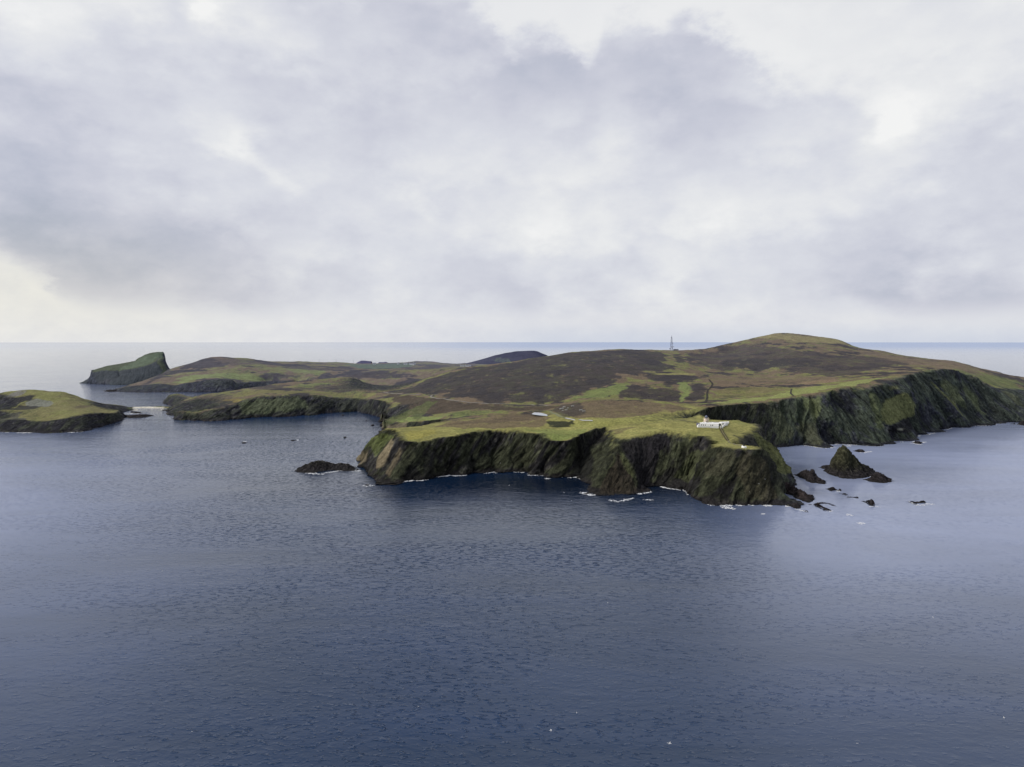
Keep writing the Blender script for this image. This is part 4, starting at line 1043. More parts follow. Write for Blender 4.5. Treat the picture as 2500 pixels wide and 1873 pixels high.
def wall_along(name, Q3, h, th, mat, parent=None, d=2.0):
    """a wall following ground points"""
    Q = resample(np.array(Q3), d)
    T = np.gradient(Q, axis=0); T /= np.maximum(np.hypot(T[:, 0], T[:, 1])[:, None], 1e-6); N = np.stack([-T[:, 1], T[:, 0]], 1)
    bm = bmesh.new(); prev = None
    for q, n in zip(Q, N):
        a = q + n * th / 2; b = q - n * th / 2
        z0 = M.height(*q)
        row = [bm.verts.new((a[0], a[1], z0 - .8)), bm.verts.new((a[0], a[1], z0 + h)), bm.verts.new((b[0], b[1], z0 + h)), bm.verts.new((b[0], b[1], z0 - .8))]
        if prev:
            for i in range(4): bm.faces.new((prev[i], prev[(i+1)%4], row[(i+1)%4], row[i]))
        else: bm.faces.new(row)
        prev = row
    bm.faces.new(prev)
    return obj(name, bm, mat, parent)
ROADM = simple_mat('pale_road', (.20, .185, .16), .9, .15, .3)
DIRT = simple_mat('worn_earth', (.055, .046, .026), .95, .25, .4)
PEAT = simple_mat('peat_cut', (.022, .018, .015), .95, .2, .3)
tag(strip('road', [(936,957.5),(945,960),(963,961.5),(983,963),(1005,963.5),(1028,963.3)], 4, ROADM, .5), kind='structure')
tag(strip('road', [(1071,962.8),(1062,963.5),(1054,966),(1051,969),(1056,971.5),(1064,973),(1089,975.5),(1112,979),(1135,982),(1160,984),(1180,985.2),(1205,986),(1227,986.5),(1290,988),(1371,989)], 3.6, ROADM, .5), kind='structure')
tag(strip('road', [(1299,1005),(1320,1003.5),(1340,1003.5),(1352,1010),(1364,1017),(1374,1020.5),(1382,1022)], 4, simple_mat('green_road', (.16, .165, .085), .9, .2, .3), .4), kind='structure')
tag(strip('road', [(1380,1021.6),(1392,1023.6),(1404,1025.5),(1416,1027.3),(1427,1029),(1431,1027.5),(1438,1027.8),(1447,1028.2)], 2.6, simple_mat('white_road', (.42, .42, .40), .9, .1, .3), .6), kind='structure')
tag(strip('path', [(1570,1026.5),(1585,1027),(1600,1026.8),(1622,1026.4)], 3.5, simple_mat('worn_turf', (.10, .09, .04), .95, .2, .4), .4), kind='structure')
tag(strip('path', [(1660,1027),(1672,1029),(1686,1030.5),(1700,1031.5)], 4, simple_mat('worn_turf_dark', (.085, .085, .04), .95, .2, .4), .4), kind='structure')
tag(strip('stream', [(1731,927),(1735,932),(1740,939),(1735,946),(1728,953),(1726,962),(1727,970),(1725,977),(1722,983)], 3.2, PEAT, .5), kind='structure')
tag(strip('stream', [(1933,950),(1931,956),(1930,961),(1937,967)], 2.4, PEAT, .5), kind='structure')
tag(strip('path', [(1778,1077),(1781,1081),(1788,1084.5),(1797,1086.5),(1806,1087.5),(1813,1090)], 2.2, simple_mat('gravel_path', (.22, .2, .15), .95, .2, .6), .3), kind='structure')
tag(strip('path', [(1759,1047),(1763,1054),(1768,1063),(1773,1071),(1777,1076)], 2.2, simple_mat('grass_path', (.21, .19, .085), .95, .15, .6), .3), kind='structure')
ga = [M.ground(x, y) for x, y in ((1756.5,1046.5),(1760,1053),(1764.5,1061),(1770,1070),(1775,1076))]
gb = [M.ground(x, y) for x, y in ((1761,1046.2),(1765,1053),(1770,1061.5),(1775,1069.5),(1779,1075.5))]
WALLD = simple_mat('mossy_stone', (.06, .05, .024), .95, .25, .8)
tag(wall_along('footpath_wall', ga, .9, .8, WALLD), 'low mossy wall along the left side of the footpath below the white compound', 'wall')
tag(wall_along('footpath_wall', gb, .9, .8, WALLD), 'low mossy wall along the right side of the footpath below the white compound', 'wall')

# pond
bm = bmesh.new(); pp = [(1298,1011),(1301,1008.6),(1305,1007),(1312,1007.4),(1321,1008),(1328,1010),(1334,1011.6),(1337,1014),(1336,1016),(1325,1015),(1313,1013.8),(1304,1012.4)]
zp = max(M.ground(*p)[2] for p in pp) + .3
vs = [bm.verts.new(on_z(p[0], p[1], zp)) for p in pp]; bm.faces.new(vs)
bm.normal_update()
for _f in bm.faces:
    if _f.normal.z < 0: _f.normal_flip()
pm, pn, pb = new_mat('pond_water'); pb.inputs['Base Color'].default_value = (.24, .28, .33, 1); pb.inputs['Roughness'].default_value = .12
nz = pn.nodes.new('ShaderNodeTexNoise'); nz.inputs['Scale'].default_value = .8; bpn = pn.nodes.new('ShaderNodeBump'); bpn.inputs['Strength'].default_value = .05
pn.links.new(nz.outputs[0], bpn.inputs['Height']); pn.links.new(bpn.outputs[0], pb.inputs['Normal'])
tag(obj('pond', bm, pm, recalc=False), kind='structure')

# ---------------------------------------------------------------- lighthouse compound
fl, fr_, rr_, bl_, ll = [M.ground(*p) for p in ((1702,1043.5),(1763,1046),(1779.5,1033),(1722,1033.5),(1709.5,1037.5))]
cmp = wall_along('compound_wall', [fr_ + (-4.5, 0, 0), fl, ll, bl_, rr_, fr_], 2.1, .7, WHITE)
tag(cmp, 'long whitewashed wall enclosing the lighthouse buildings on the grass plateau', 'wall')
ang = math.atan2(fr_[1] - fl[1], fr_[0] - fl[0])
for k, lb in ((-4.5, 'left white gate pillar where the footpath meets the compound wall'), (-1.6, 'right white gate pillar where the footpath meets the compound wall')):
    gp = fr_ + np.array((k, 0, 0)); z0 = M.height(gp[0], gp[1])
    bm = bmesh.new(); add_box(bm, -.55, .55, -.55, .55, -.5, 2.3); add_box(bm, -.7, .7, -.7, .7, 2.3, 2.6)
    o = obj('gate_pillar', bm, WHITE); o.location = (gp[0], gp[1], z0); tag(o, lb, 'gate pillar', 'gate pillars of the white compound')
a0, a1 = M.ground(1709.5, 1041.5), M.ground(1756, 1043.5)
hl = float(np.hypot(*(a1 - a0)[:2])); ang = math.atan2(a1[1] - a0[1], a1[0] - a0[0])
z0 = min(M.height(*p[:2]) for p in (a0, a1)) - .2
a0 = a0 + (0, 2.0, 0)
hs = thing('keepers_house', 'long low white flat-roofed house with small windows inside the compound wall', 'house', (a0[0], a0[1], z0), ang)
Hh, Hd = 3.7, 9.0
w = bmesh.new(); add_box(w, 0, hl, 0, Hd, -.6, Hh)
obj('wall', w, WHITE, hs)
r = bmesh.new(); add_box(r, .35, hl - .35, .35, Hd - .35, Hh, Hh + .12); rf = obj('roof', r, PALE_ROOF, hs)
r = bmesh.new()
for q in ((-.08, hl + .08, -.08, .35), (-.08, hl + .08, Hd - .35, Hd + .08), (-.08, .35, .35, Hd - .35), (hl - .35, hl + .08, .35, Hd - .35)): add_box(r, q[0], q[1], q[2], q[3], Hh - .1, Hh + .35)
obj('parapet', r, WHITE, hs)
for cx in (hl * .3, hl * .68):
    c = bmesh.new(); add_box(c, cx - .8, cx + .8, Hd * .55, Hd * .55 + 1.0, Hh + .12, Hh + 1.3); add_box(c, cx - .9, cx + .9, Hd * .55 - .1, Hd * .55 + 1.1, Hh + 1.3, Hh + 1.45); obj('chimney', c, WHITE, rf)
for pxw in (1714, 1718.5, 1723, 1736.6, 1741):
    x = (pxw - 1709.5) / 46.5 * hl
    f = bmesh.new(); add_box(f, x - .62, x + .62, -.06, .05, 1.2, 2.9)
    fo_ = obj('window', f, WHITE, hs); g_ = bmesh.new(); add_box(g_, x - .45, x + .45, -.075, -.02, 1.35, 2.75); obj('pane', g_, GLASS, fo_)
e = bmesh.new(); add_box(e, hl + .02, hl + 2.6, 1.2, Hd - .2, -.6, 3.5); ew = obj('end_annexe', e, GREYWALL, hs)
e = bmesh.new(); add_box(e, hl - 3.0, hl + 3.0, .4, 1.2, 3.6, 3.75); obj('canopy', e, GREYWALL, hs)
# right-hand store
b0 = M.ground(1766, 1039.5); zb = M.height(b0[0], b0[1]) - .2
st = thing('store', 'small white store with one dark doorway at the right corner of the compound', 'store', (b0[0] + .3, b0[1] + 4, zb), math.atan2(rr_[1] - fr_[1], rr_[0] - fr_[0]) * .15)
w = bmesh.new(); add_box(w, -1.5, 6.0, 0, 6, -.5, 3.2); obj('wall', w, WHITE, st)
w = bmesh.new(); add_box(w, -1.7, 6.2, -.2, 6.2, 3.2, 3.45); obj('roof', w, PALE_ROOF, st)
w = bmesh.new(); add_box(w, .0, 1.2, -.05, .03, -.2, 2.3); obj('door', w, BLACK, st)
# dark shed on the left
b0 = M.ground(1706.5, 1039.5); zb = M.height(b0[0], b0[1]) - .2
sh = thing('shed', 'dark purple-grey shed in the left corner of the white compound', 'shed', (b0[0], b0[1] + 3, zb), .3)
w = bmesh.new(); add_box(w, -1.4, 1.4, -2, 2, -.5, 2.2); obj('wall', w, SHED, sh)
w = bmesh.new(); vs = [w.verts.new(v) for v in ((-1.6,-2.2,2.2),(1.6,-2.2,2.2),(0,-2.2,3.3),(-1.6,2.2,2.2),(1.6,2.2,2.2),(0,2.2,3.3))]
for q in ((0,1,2),(3,5,4),(0,2,5,3),(1,4,5,2),(0,3,4,1)): w.faces.new([vs[i] for i in q])
obj('roof', w, SLATE, sh)
# tower
tb = M.ground(1729.5, 1036.5); zt = M.height(tb[0], tb[1]) - .3
tw = thing('lighthouse', 'squat cream lighthouse tower with a dark lantern behind the long white house', 'lighthouse', (tb[0], tb[1] + 10, zt - 1.0))
w = bmesh.new(); add_lathe(w, [(3.0, -.5), (2.85, 6.2), (2.7, 6.9)], 32); obj('tower', w, CREAM, tw, True)
w = bmesh.new(); add_lathe(w, [(3.0, 6.9), (3.15, 7.1), (3.15, 7.3)], 32); ga_ = obj('gallery', w, CREAM, tw)
w = bmesh.new()
for i in range(14):
    an = 2 * math.pi * i / 14; add_bar(w, (3.0 * math.cos(an), 3.0 * math.sin(an), 7.3), (3.0 * math.cos(an), 3.0 * math.sin(an), 8.3), .05)
for zz_ in (7.8, 8.3):
    for i in range(14):
        p, q = 2 * math.pi * i / 14, 2 * math.pi * (i + 1) / 14
        add_bar(w, (3 * math.cos(p), 3 * math.sin(p), zz_), (3 * math.cos(q), 3 * math.sin(q), zz_), .04)
obj('railing', w, CREAM, ga_)
LGL = simple_mat('lantern_glass', (.10, .13, .19), .12, .1, 1, .6)
w = bmesh.new(); add_lathe(w, [(1.5, 7.3), (1.5, 9.4)], 12); la = obj('lantern', w, LGL, tw)
w = bmesh.new()
for i in range(12):
    an = 2 * math.pi * i / 12; add_bar(w, (1.53 * math.cos(an), 1.53 * math.sin(an), 7.3), (1.53 * math.cos(an), 1.53 * math.sin(an), 9.4), .05)
obj('glazing_bars', w, BLACK, la)
w = bmesh.new(); add_lathe(w, [(1.75, 9.4), (1.6, 9.7), (1.1, 10.3), (.4, 10.7), (.12, 11.2)], 20); obj('dome', w, DARKMETAL, tw, True)
for zz_ in (3.2,):
    w = bmesh.new(); add_box(w, -.35, .35, -3.0, -2.85, zz_, zz_ + 1.2); obj('window', w, GLASS, tw)

# fog signal on the knoll
fb = M.ground(1817, 1094.2); zf = M.height(fb[0], fb[1]) - .2
fg = thing('fog_signal', 'white fog signal plinth with a black horn on the grassy knoll below the lighthouse', 'fog signal', (fb[0], fb[1] + .8, zf))
w = bmesh.new(); add_lathe(w, [(2.5, -.6), (2.45, 1.7), (2.2, 1.95)], 28); obj('plinth', w, WHITE, fg, True)
w = bmesh.new(); add_lathe(w, [(.55, 1.95), (.5, 2.9), (.75, 3.1)], 16); obj('turntable', w, BLACK, fg)
w = bmesh.new(); add_lathe(w, [(.22, 0), (.3, 1.0), (.55, 1.8), (1.05, 2.3)], 18); ho = obj('horn', w, BLACK, fg, True); ho.location = (.1, .9, 3.3); ho.rotation_euler = (math.radians(82), 0, math.radians(-20))
w = bmesh.new(); add_box(w, -2.0, -1.3, -.4, .4, 1.9, 2.9); obj('control_box', w, WHITE, fg)

# lattice mast on the hill
mb_ = M.ground(1639.3, 855.5); zm = M.height(mb_[0], mb_[1]) - .5; HM = 36 * mb_[1] / F_PX
ms_ = thing('radio_mast', 'tall lattice radio mast with dishes on the skyline of the dark hill', 'radio mast', (mb_[0], mb_[1], zm))
def hw(z): return 2.7 * (1 - z / HM) + .7
zs = [0, 4.5, 9, 13, 16.5, 19.5, 22.5, 25.5, 28.5, 31, 33.5]
zs = [z * HM / 36 for z in zs]
for sx in (-1, 1):
    for sy in (-1, 1):
        w = bmesh.new()
        for z_a, z_b in zip(zs[:-1], zs[1:]): add_bar(w, (sx*hw(z_a), sy*hw(z_a), z_a), (sx*hw(z_b), sy*hw(z_b), z_b), .17)
        obj('leg', w, DARKMETAL, ms_)
w = bmesh.new()
for z_a, z_b in zip(zs[:-1], zs[1:]):
    a_, b_ = hw(z_a), hw(z_b)
    for (p, q) in (((-1,-1),(1,-1)),((1,-1),(1,1)),((1,1),(-1,1)),((-1,1),(-1,-1))):
        add_bar(w, (p[0]*a_, p[1]*a_, z_a), (q[0]*b_, q[1]*b_, z_b), .10); add_bar(w, (q[0]*a_, q[1]*a_, z_a), (p[0]*b_, p[1]*b_, z_b), .10)
        add_bar(w, (p[0]*b_, p[1]*b_, z_b), (q[0]*b_, q[1]*b_, z_b), .10)
obj('bracing', w, DARKMETAL, ms_)
for zz_, rr2 in ((20.5, 2.3), (31.5, 1.5)):
    z_ = zz_ * HM / 36; w = bmesh.new(); add_box(w, -rr2, rr2, -rr2, rr2, z_, z_ + .6); obj('platform', w, DARKMETAL, ms_)
w = bmesh.new(); add_bar(w, (0, 0, zs[-1]), (0, 0, HM + 1), .22); add_bar(w, (-1.5, 0, HM - .5), (1.5, 0, HM - .5), .15); obj('antenna', w, DARKMETAL, ms_)
def dish(x, y, z, r, mat, rz):
    w = bmesh.new(); add_lathe(w, [(r*.25, 0), (r*.8, .35), (r, .9), (r*.95, 1.0), (r*.3, .5)], 20); o = obj('dish', w, mat, ms_, True)
    o.location = (x, y, z); o.rotation_euler = (math.radians(90), 0, rz)
dish(-.8, -4.0, 8.5*HM/36, 1.7, DISH, .1); dish(5.0, -1.5, 9.5*HM/36, 1.6, DISH, .6); dish(-4.6, -2.8, 4.2*HM/36, 1.7, DARKMETAL, -.5); dish(2.6, -2.6, 17.5*HM/36, 1.3, DISH, .3)
w = bmesh.new(); add_box(w, 1.0, 1.9, -4.0, -3.2, 3, 11); obj('cable_duct', w, DARKMETAL, ms_)
hb = M.ground(1650, 855.6); zh = M.height(hb[0], hb[1]) - .3
hu = thing('equipment_hut', 'low dark equipment hut beside the foot of the radio mast', 'hut', (hb[0], hb[1], zh))
w = bmesh.new(); add_box(w, -7, 7, -3, 3, -.5, 2.6); obj('wall', w, DARKMETAL, hu)
w = bmesh.new(); vs = [w.verts.new(v) for v in ((-7.4,-3.3,2.6),(7.4,-3.3,2.6),(7.4,3.3,2.6),(-7.4,3.3,2.6),(-5,0,4.2),(6,0,3.8))]
for q in ((0,1,5,4),(2,3,4,5),(1,2,5),(3,0,4),(0,3,2,1)): w.faces.new([vs[i] for i in q])
obj('roof', w, SLATE, hu)

# far crofts
def croft(px, py, L_, label, rz=.1, F=S, wallm=FARWHITE):
    g_ = F.ground(px, py); z_ = F.height(g_[0], g_[1]) - .5
    h = thing('croft_house', label, 'house', (g_[0], g_[1], z_), rz, 'far white crofts on the green fields')
    w = bmesh.new(); add_box(w, -L_/2, L_/2, -4, 4, -1, 5); obj('wall', w, wallm, h)
    w = bmesh.new(); a_ = L_/2 + .5
    vs = [w.verts.new(v) for v in ((-a_,-4.6,5),(a_,-4.6,5),(a_,4.6,5),(-a_,4.6,5),(-a_,0,8.4),(a_,0,8.4))]
    for q in ((0,1,5,4),(2,3,4,5),(1,2,5),(3,0,4),(0,3,2,1)): w.faces.new([vs[i] for i in q])
    rf_ = obj('roof', w, FARROOF if wallm is FARWHITE else FARWHITE, h)
    w = bmesh.new(); add_box(w, -a_ + .8, -a_ + 2.4, -.7, .7, 7.4, 10); obj('chimney', w, wallm, rf_)
for args in [(914, 889.6, 16, 'cream-roofed croft standing alone on the far green field below the low crag', .1), (990, 890.3, 18, 'white croft, left one of the close pair on the far green field', .05), (1005, 891, 22, 'white croft, right one of the close pair on the far green field', -.1),
             (1012, 889.6, 11, 'small white croft just above the right end of the close pair', .3), (972, 889.8, 10, 'faint pale croft left of the close pair on the far green field', .2), (1128.5, 895.4, 20, 'white house nearest the dark hill edge, with the tallest gable', .15),
             (1140, 895.6, 16, 'white house to the right of the tall-gabled one by the dark hill', -.1), (1147, 895, 12, 'rightmost small white house against the dark hill edge', .1)]:
    croft(*args)
def pole(px, base, topy, label):
    g_ = S.ground(px, base); z_ = S.height(g_[0], g_[1]); h_ = (base - topy) * g_[1] / F_PX
    o = thing('utility_pole', label, 'pole', (g_[0], g_[1], z_), .2, 'thin poles on the far skyline')
    w = bmesh.new(); add_bar(w, (0, 0, -1), (0, 0, h_), .38); obj('post', w, FARROOF, o)
    w = bmesh.new(); add_bar(w, (-1.6, 0, h_ - 1.2), (1.6, 0, h_ - 1.2), .2); obj('crossarm', w, FARROOF, o)
for a_ in [(779, 884.6, 877.5, 'leftmost thin pole on the far moor skyline'), (821, 884.8, 877, 'thin pole on the skyline, left of the purple crags'), (863, 888, 878, 'thin pole just left of the overhanging purple crag'), (1042, 881.5, 874.5, 'thin pole on top of the low green mound on the far skyline')]: pole(*a_)

# pale boulders on the end of the brown knoll
BOULDER = simple_mat('pale_lichen_rock', (.24, .24, .22), .95, .3, .6)
for i, (x, y, r) in enumerate([(1371,999,2.6),(1377,994.5,2.0),(1398,992.5,2.2),(1382,1001.5,1.8),(1418,1002,2.2),(1425,1004.5,2.0),(1386,997,1.5),(1374,1003,1.5)]):
    g_ = M.ground(x, y); bm = bmesh.new(); bmesh.ops.create_icosphere(bm, subdivisions=2, radius=r)
    rr = random.Random(i)
    for v in bm.verts:
        v.co *= rr.uniform(.75, 1.15); v.co.z *= .6; v.co.x *= 1.25
    o = obj('boulder', bm, BOULDER); o.location = (g_[0], g_[1], M.height(g_[0], g_[1]) + r * .12)
    tag(o, 'pale lichen-grey boulder half buried in the rocky left end of the brown knoll', 'boulder', 'pale boulders on the knoll')

# ---------------------------------------------------------------- seabirds
FEATHER = simple_mat('white_feathers', (.82, .82, .80), .8, .04, 4); TIP = simple_mat('dark_wing', (.30, .30, .32), .8, .2, 4)
def bird_meshes():
    bm = bmesh.new()
    prof = [(-.55,.015,0),(-.42,.05,.0),(-.2,.11,.0),(.05,.13,.0),(.25,.10,.02),(.36,.065,.04),(.43,.07,.05),(.5,.045,.045),(.62,.008,.03)]
    pr = None
    for x, r, z in prof:
        c = [bm.verts.new((x, r * math.cos(2*math.pi*i/10), z + r * .9 * math.sin(2*math.pi*i/10))) for i in range(10)]
        if pr:
            for i in range(10): bm.faces.new((pr[i], pr[(i+1)%10], c[(i+1)%10], c[i]))
        else: bm.faces.new(c)
        pr = c
    bm.faces.new(pr)
    for s in (0,):
        v = [bm.verts.new(p) for p in ((-.5,-.03,.01),(-.5,.03,.01),(-.78,.10,.0),(-.74,0,.0),(-.78,-.10,.0))]; bm.faces.new(v)
    wing = []
    for s in (-1, 1):
        wb = bmesh.new(); L_ = [(.16,.08,.06,-.16),(.22,.45,.20,-.12),(.10,.75,.17,-.10),(-.12,1.0,.06,-.20)]
        rows_ = [[wb.verts.new((lx, s * y, z + .015)), wb.verts.new((tx if k else tx, s * y, z - .01))] for k, (lx, y, z, tx) in enumerate(L_)]
        for p, q in zip(rows_[:-1], rows_[1:]): wb.faces.new((p[0], q[0], q[1], p[1]) if s > 0 else (p[0], p[1], q[1], q[0]))
        bmesh.ops.solidify(wb, geom=wb.faces[:], thickness=.02)
        wing.append(wb)
    return bm, wing
b_, wg = bird_meshes()
first = thing('seabird', '', 'bird', (0, 0, 0)); bo = obj('body', b_, FEATHER, first, True); wo = [obj('wing', w, FEATHER, first) for w in wg]
BIRDS = [ # px, py, height, scale, heading, label
 (1222,1131,18,1.2,'white seabird against the dark cliff foot of the west headland'),(1205,1157,10,1.0,'white seabird low over the dark water under the west headland cliffs'),(1243,1185,14,1.3,'white seabird over the cliff reflection, left of the pyramid buttress'),
 (1377,1203,20,1.3,'white seabird left of the surf at the pyramid buttress'),(1395,1223,12,1.5,'white seabird skimming the sea below and left of the pyramid buttress'),(1868,1170,30,1.2,'white seabird crossing the right face of the lighthouse knoll, upper one'),
 (1853,1181,26,1.3,'white seabird crossing the right face of the lighthouse knoll, lower one'),(1830,1201,14,1.0,'white seabird low on the face of the lighthouse knoll'),(396,1394,20,1.0,'lone white seabird over open sea on the far left'),
 (1148,1337,25,.9,'lone small white seabird over open water below the west headland'),(1345,1783,40,1.0,'white seabird near the bottom centre, left of the larger one'),(1635,1815,60,1.25,'largest white seabird, closest to the bottom edge'),(1484,1472,40,.7,'small white seabird in mid sea below the lighthouse knoll'),
 (1408,1740,50,.55,'tiny white seabird just above the bottom centre one'),(2451,1752,45,.7,'white seabird near the bottom right corner'),(2278,1507,40,.7,'white seabird over the bright water on the right'),(1021,1725,50,.5,'tiny seabird low on the left of the bottom centre'),(2093,1815,60,.6,'small white seabird near the bottom edge right of centre')]
for i, (px, py, h, sc_, lb) in enumerate(BIRDS):
    r = first if i == 0 else first.copy()
    if i:
        COL.objects.link(r)
        for ch in [bo] + wo:
            c = ch.copy(); COL.objects.link(c); c.parent = r
    p = on_z(px, py, h); r.location = p; r.scale = (sc_ * .6,) * 3
    rb = random.Random(i); r.rotation_euler = (rb.uniform(-.45, .45), rb.uniform(-.15, .15), rb.choice([.3, 2.9, 3.4, 6.0]) + rb.uniform(-.4, .4))
    r['label'] = lb; r['group'] = 'white seabirds over the sea'
# =================================================================== SKY, SUN, CAMERA
SUN_AZ, SUN_EL = -98.0, 36.0      # degrees, bearing from +Y (negative = left of the view)
def build_world():
    w = bpy.data.worlds.new('World'); scene.world = w; w.use_nodes = True
    nt = w.node_tree; nt.nodes.clear(); L = nt.links.new
    def val(n, i, v):
        if isinstance(v, (int, float)): n.inputs[i].default_value = v
        else: L(v, n.inputs[i])
    def ma(op, a, b=0.0, c=None, clamp=False):
        n = nt.nodes.new('ShaderNodeMath'); n.operation = op; n.use_clamp = clamp
        val(n, 0, a); val(n, 1, b)
        if c is not None: val(n, 2, c)
        return n.outputs[0]
    def smooth(x, lo, hi):
        n = nt.nodes.new('ShaderNodeMapRange'); n.interpolation_type = 'SMOOTHSTEP'
        val(n, 0, x); n.inputs[1].default_value = lo; n.inputs[2].default_value = hi
        n.inputs[3].default_value = 0; n.inputs[4].default_value = 1
        return n.outputs[0]
    tc = nt.nodes.new('ShaderNodeTexCoord')
    sp = nt.nodes.new('ShaderNodeSeparateXYZ'); L(tc.outputs['Generated'], sp.inputs[0])
    az = ma('ARCTAN2', sp.outputs[0], sp.outputs[1]); el = ma('ARCSINE', sp.outputs[2])
    cb = nt.nodes.new('ShaderNodeCombineXYZ'); L(az, cb.inputs[0]); L(ma('MULTIPLY', el, 1.7), cb.inputs[1])
    def noise(scale, detail, rough, off):
        mp = nt.nodes.new('ShaderNodeMapping'); mp.inputs['Location'].default_value = (off, off * .7, off * .3); L(cb.outputs[0], mp.inputs[0])
        n = nt.nodes.new('ShaderNodeTexNoise'); n.inputs['Scale'].default_value = scale; n.inputs['Detail'].default_value = detail
        n.inputs['Roughness'].default_value = rough; L(mp.outputs[0], n.inputs['Vector'])
        return ma('SUBTRACT', n.outputs['Fac'], .5)
    nA, nB, nC = noise(3.2, 7, .52, 1.3), noise(8.5, 7, .55, 4.1), noise(13, 6, .6, 7.7)
    nD = noise(26, 5, .6, 2.2)
    waz = ma('ADD', az, ma('MULTIPLY', nC, .10)); wel = ma('ADD', el, ma('MULTIPLY', nB, .07))
    # puffy cells
    vm = nt.nodes.new('ShaderNodeCombineXYZ'); L(ma('ADD', az, ma('MULTIPLY', nC, .16)), vm.inputs[0]); L(ma('MULTIPLY', ma('ADD', el, ma('MULTIPLY', nB, .18)), 1.6), vm.inputs[1])
    vo = nt.nodes.new('ShaderNodeTexVoronoi'); vo.feature = 'SMOOTH_F1'; vo.inputs['Scale'].default_value = 9.0; vo.inputs['Smoothness'].default_value = .35
    L(vm.outputs[0], vo.inputs['Vector']); nV = ma('SUBTRACT', .42, vo.outputs['Distance'])
    # brightness with elevation
    fc = nt.nodes.new('ShaderNodeFloatCurve'); cv = fc.mapping.curves[0]
    E = [(0, .905), (.012, .87), (.022, .905), (.034, .90), (.05, .885), (.10, .885), (.2, .89), (.3, .89), (.42, .885), (.52, .87), (.68, .74), (.95, .74), (1.25, .95), (1.57, .97)]
    cv.points[0].location = (0, .905); cv.points[-1].location = (1, .95)
    for e, v in E[1:-1]: cv.points.new(e / 1.57, v)
    fc.mapping.update(); L(ma('DIVIDE', ma('MAXIMUM', el, 0.0), 1.57), fc.inputs['Value'])
    lum = fc.outputs['Value']
    lum = ma('ADD', lum, ma('MULTIPLY', nA, .18)); lum = ma('ADD', lum, ma('MULTIPLY', nB, .18)); lum = ma('ADD', lum, ma('MULTIPLY', nD, .07)); lum = ma('ADD', lum, ma('MULTIPLY', nV, .10))
    def azel(px, py):
        d = ray(px, py); d = d / np.linalg.norm(d)
        return math.atan2(d[0], d[1]), math.asin(d[2])
    def blob(px, py, rx, ry, amp, rot=0.0):
        nonlocal lum
        a, e = azel(px, py)
        x = ma('SUBTRACT', waz, a); y = ma('SUBTRACT', wel, e)
        c, s = math.cos(rot), math.sin(rot)
        u = ma('DIVIDE', ma('ADD', ma('MULTIPLY', x, c), ma('MULTIPLY', y, s)), rx / F_PX)
        v = ma('DIVIDE', ma('SUBTRACT', ma('MULTIPLY', y, c), ma('MULTIPLY', x, s)), ry / F_PX)
        d2 = ma('ADD', ma('MULTIPLY', u, u), ma('MULTIPLY', v, v))
        g = ma('POWER', 2.718, ma('MULTIPLY', d2, -1.0))
        lum = ma('ADD', lum, ma('MULTIPLY', g, amp))
    for b in SKY_BLOBS: blob(*b)
    # bright gap high right with a billowing lower edge
    f2 = nt.nodes.new('ShaderNodeFloatCurve'); c2 = f2.mapping.curves[0]
    G = [(900,-200),(1060,-60),(1140,20),(1200,70),(1250,140),(1290,128),(1340,112),(1395,128),(1445,150),(1470,95),(1520,66),(1570,82),(1620,100),(1670,72),(1740,90),(1810,140),(1870,205),(1930,240),(2050,230),(2150,205),(2300,150),(2480,110),(2700,60)]
    first = True
    for i, (px, py) in enumerate(G):
        a, e = azel(px, py); q = ((a + .8) / 1.6, e / .8)
        if i == 0: c2.points[0].location = (0, q[1]); c2.points.new(*q)
        elif i == len(G) - 1: c2.points[-1].location = (1, q[1]); c2.points.new(*q)
        else: c2.points.new(*q)
    f2.mapping.update(); L(ma('DIVIDE', ma('ADD', ma('ADD', az, .8), ma('MULTIPLY', nD, .03)), 1.6), f2.inputs['Value'])
    dd = ma('SUBTRACT', ma('ADD', el, ma('ADD', ma('MULTIPLY', nC, .07), ma('MULTIPLY', nD, .05))), ma('MULTIPLY', f2.outputs['Value'], .8))
    gap = ma('MULTIPLY', smooth(dd, -.010, .034), ma('SUBTRACT', 1.0, ma('MULTIPLY', smooth(ma('ADD', az, ma('MULTIPLY', nC, .2)), .26, .5), .55)))
    gap = ma('MULTIPLY', gap, ma('MULTIPLY', smooth(az, -.12, -.03), ma('SUBTRACT', 1.0, smooth(az, .55, .95))))
    shade = ma('MULTIPLY', smooth(dd, -.16, -.01), ma('SUBTRACT', 1.0, gap))
    shade = ma('MULTIPLY', shade, ma('MULTIPLY', smooth(az, -.09, .02), ma('SUBTRACT', 1.0, smooth(az, .27, .40))))
    lum = ma('SUBTRACT', lum, ma('MULTIPLY', shade, .055))
    lum = ma('ADD', ma('MULTIPLY', lum, ma('SUBTRACT', 1.0, gap)), ma('MULTIPLY', gap, ma('ADD', .935, ma('MULTIPLY', nA, .10))))
    # flat grey cloud base low over the sea, with a bright strip of open sky beneath it
    f3 = nt.nodes.new('ShaderNodeFloatCurve'); c3 = f3.mapping.curves[0]
    Bc = [(-150,560),(0,622),(50,650),(110,680),(165,735),(250,757),(450,764),(650,774),(900,764),(1200,776),(1400,784),(1700,770),(2000,752),(2300,776),(2650,760)]
    for i, (px, py) in enumerate(Bc):
        a, e = azel(px, py); q = ((a + .8) / 1.6, e / .3)
        if i == 0: c3.points[0].location = (0, q[1]); c3.points.new(*q)
        elif i == len(Bc) - 1: c3.points[-1].location = (1, q[1]); c3.points.new(*q)
        else: c3.points.new(*q)
    f3.mapping.update(); L(ma('DIVIDE', ma('ADD', ma('ADD', az, .8), ma('MULTIPLY', nD, .06)), 1.6), f3.inputs['Value'])
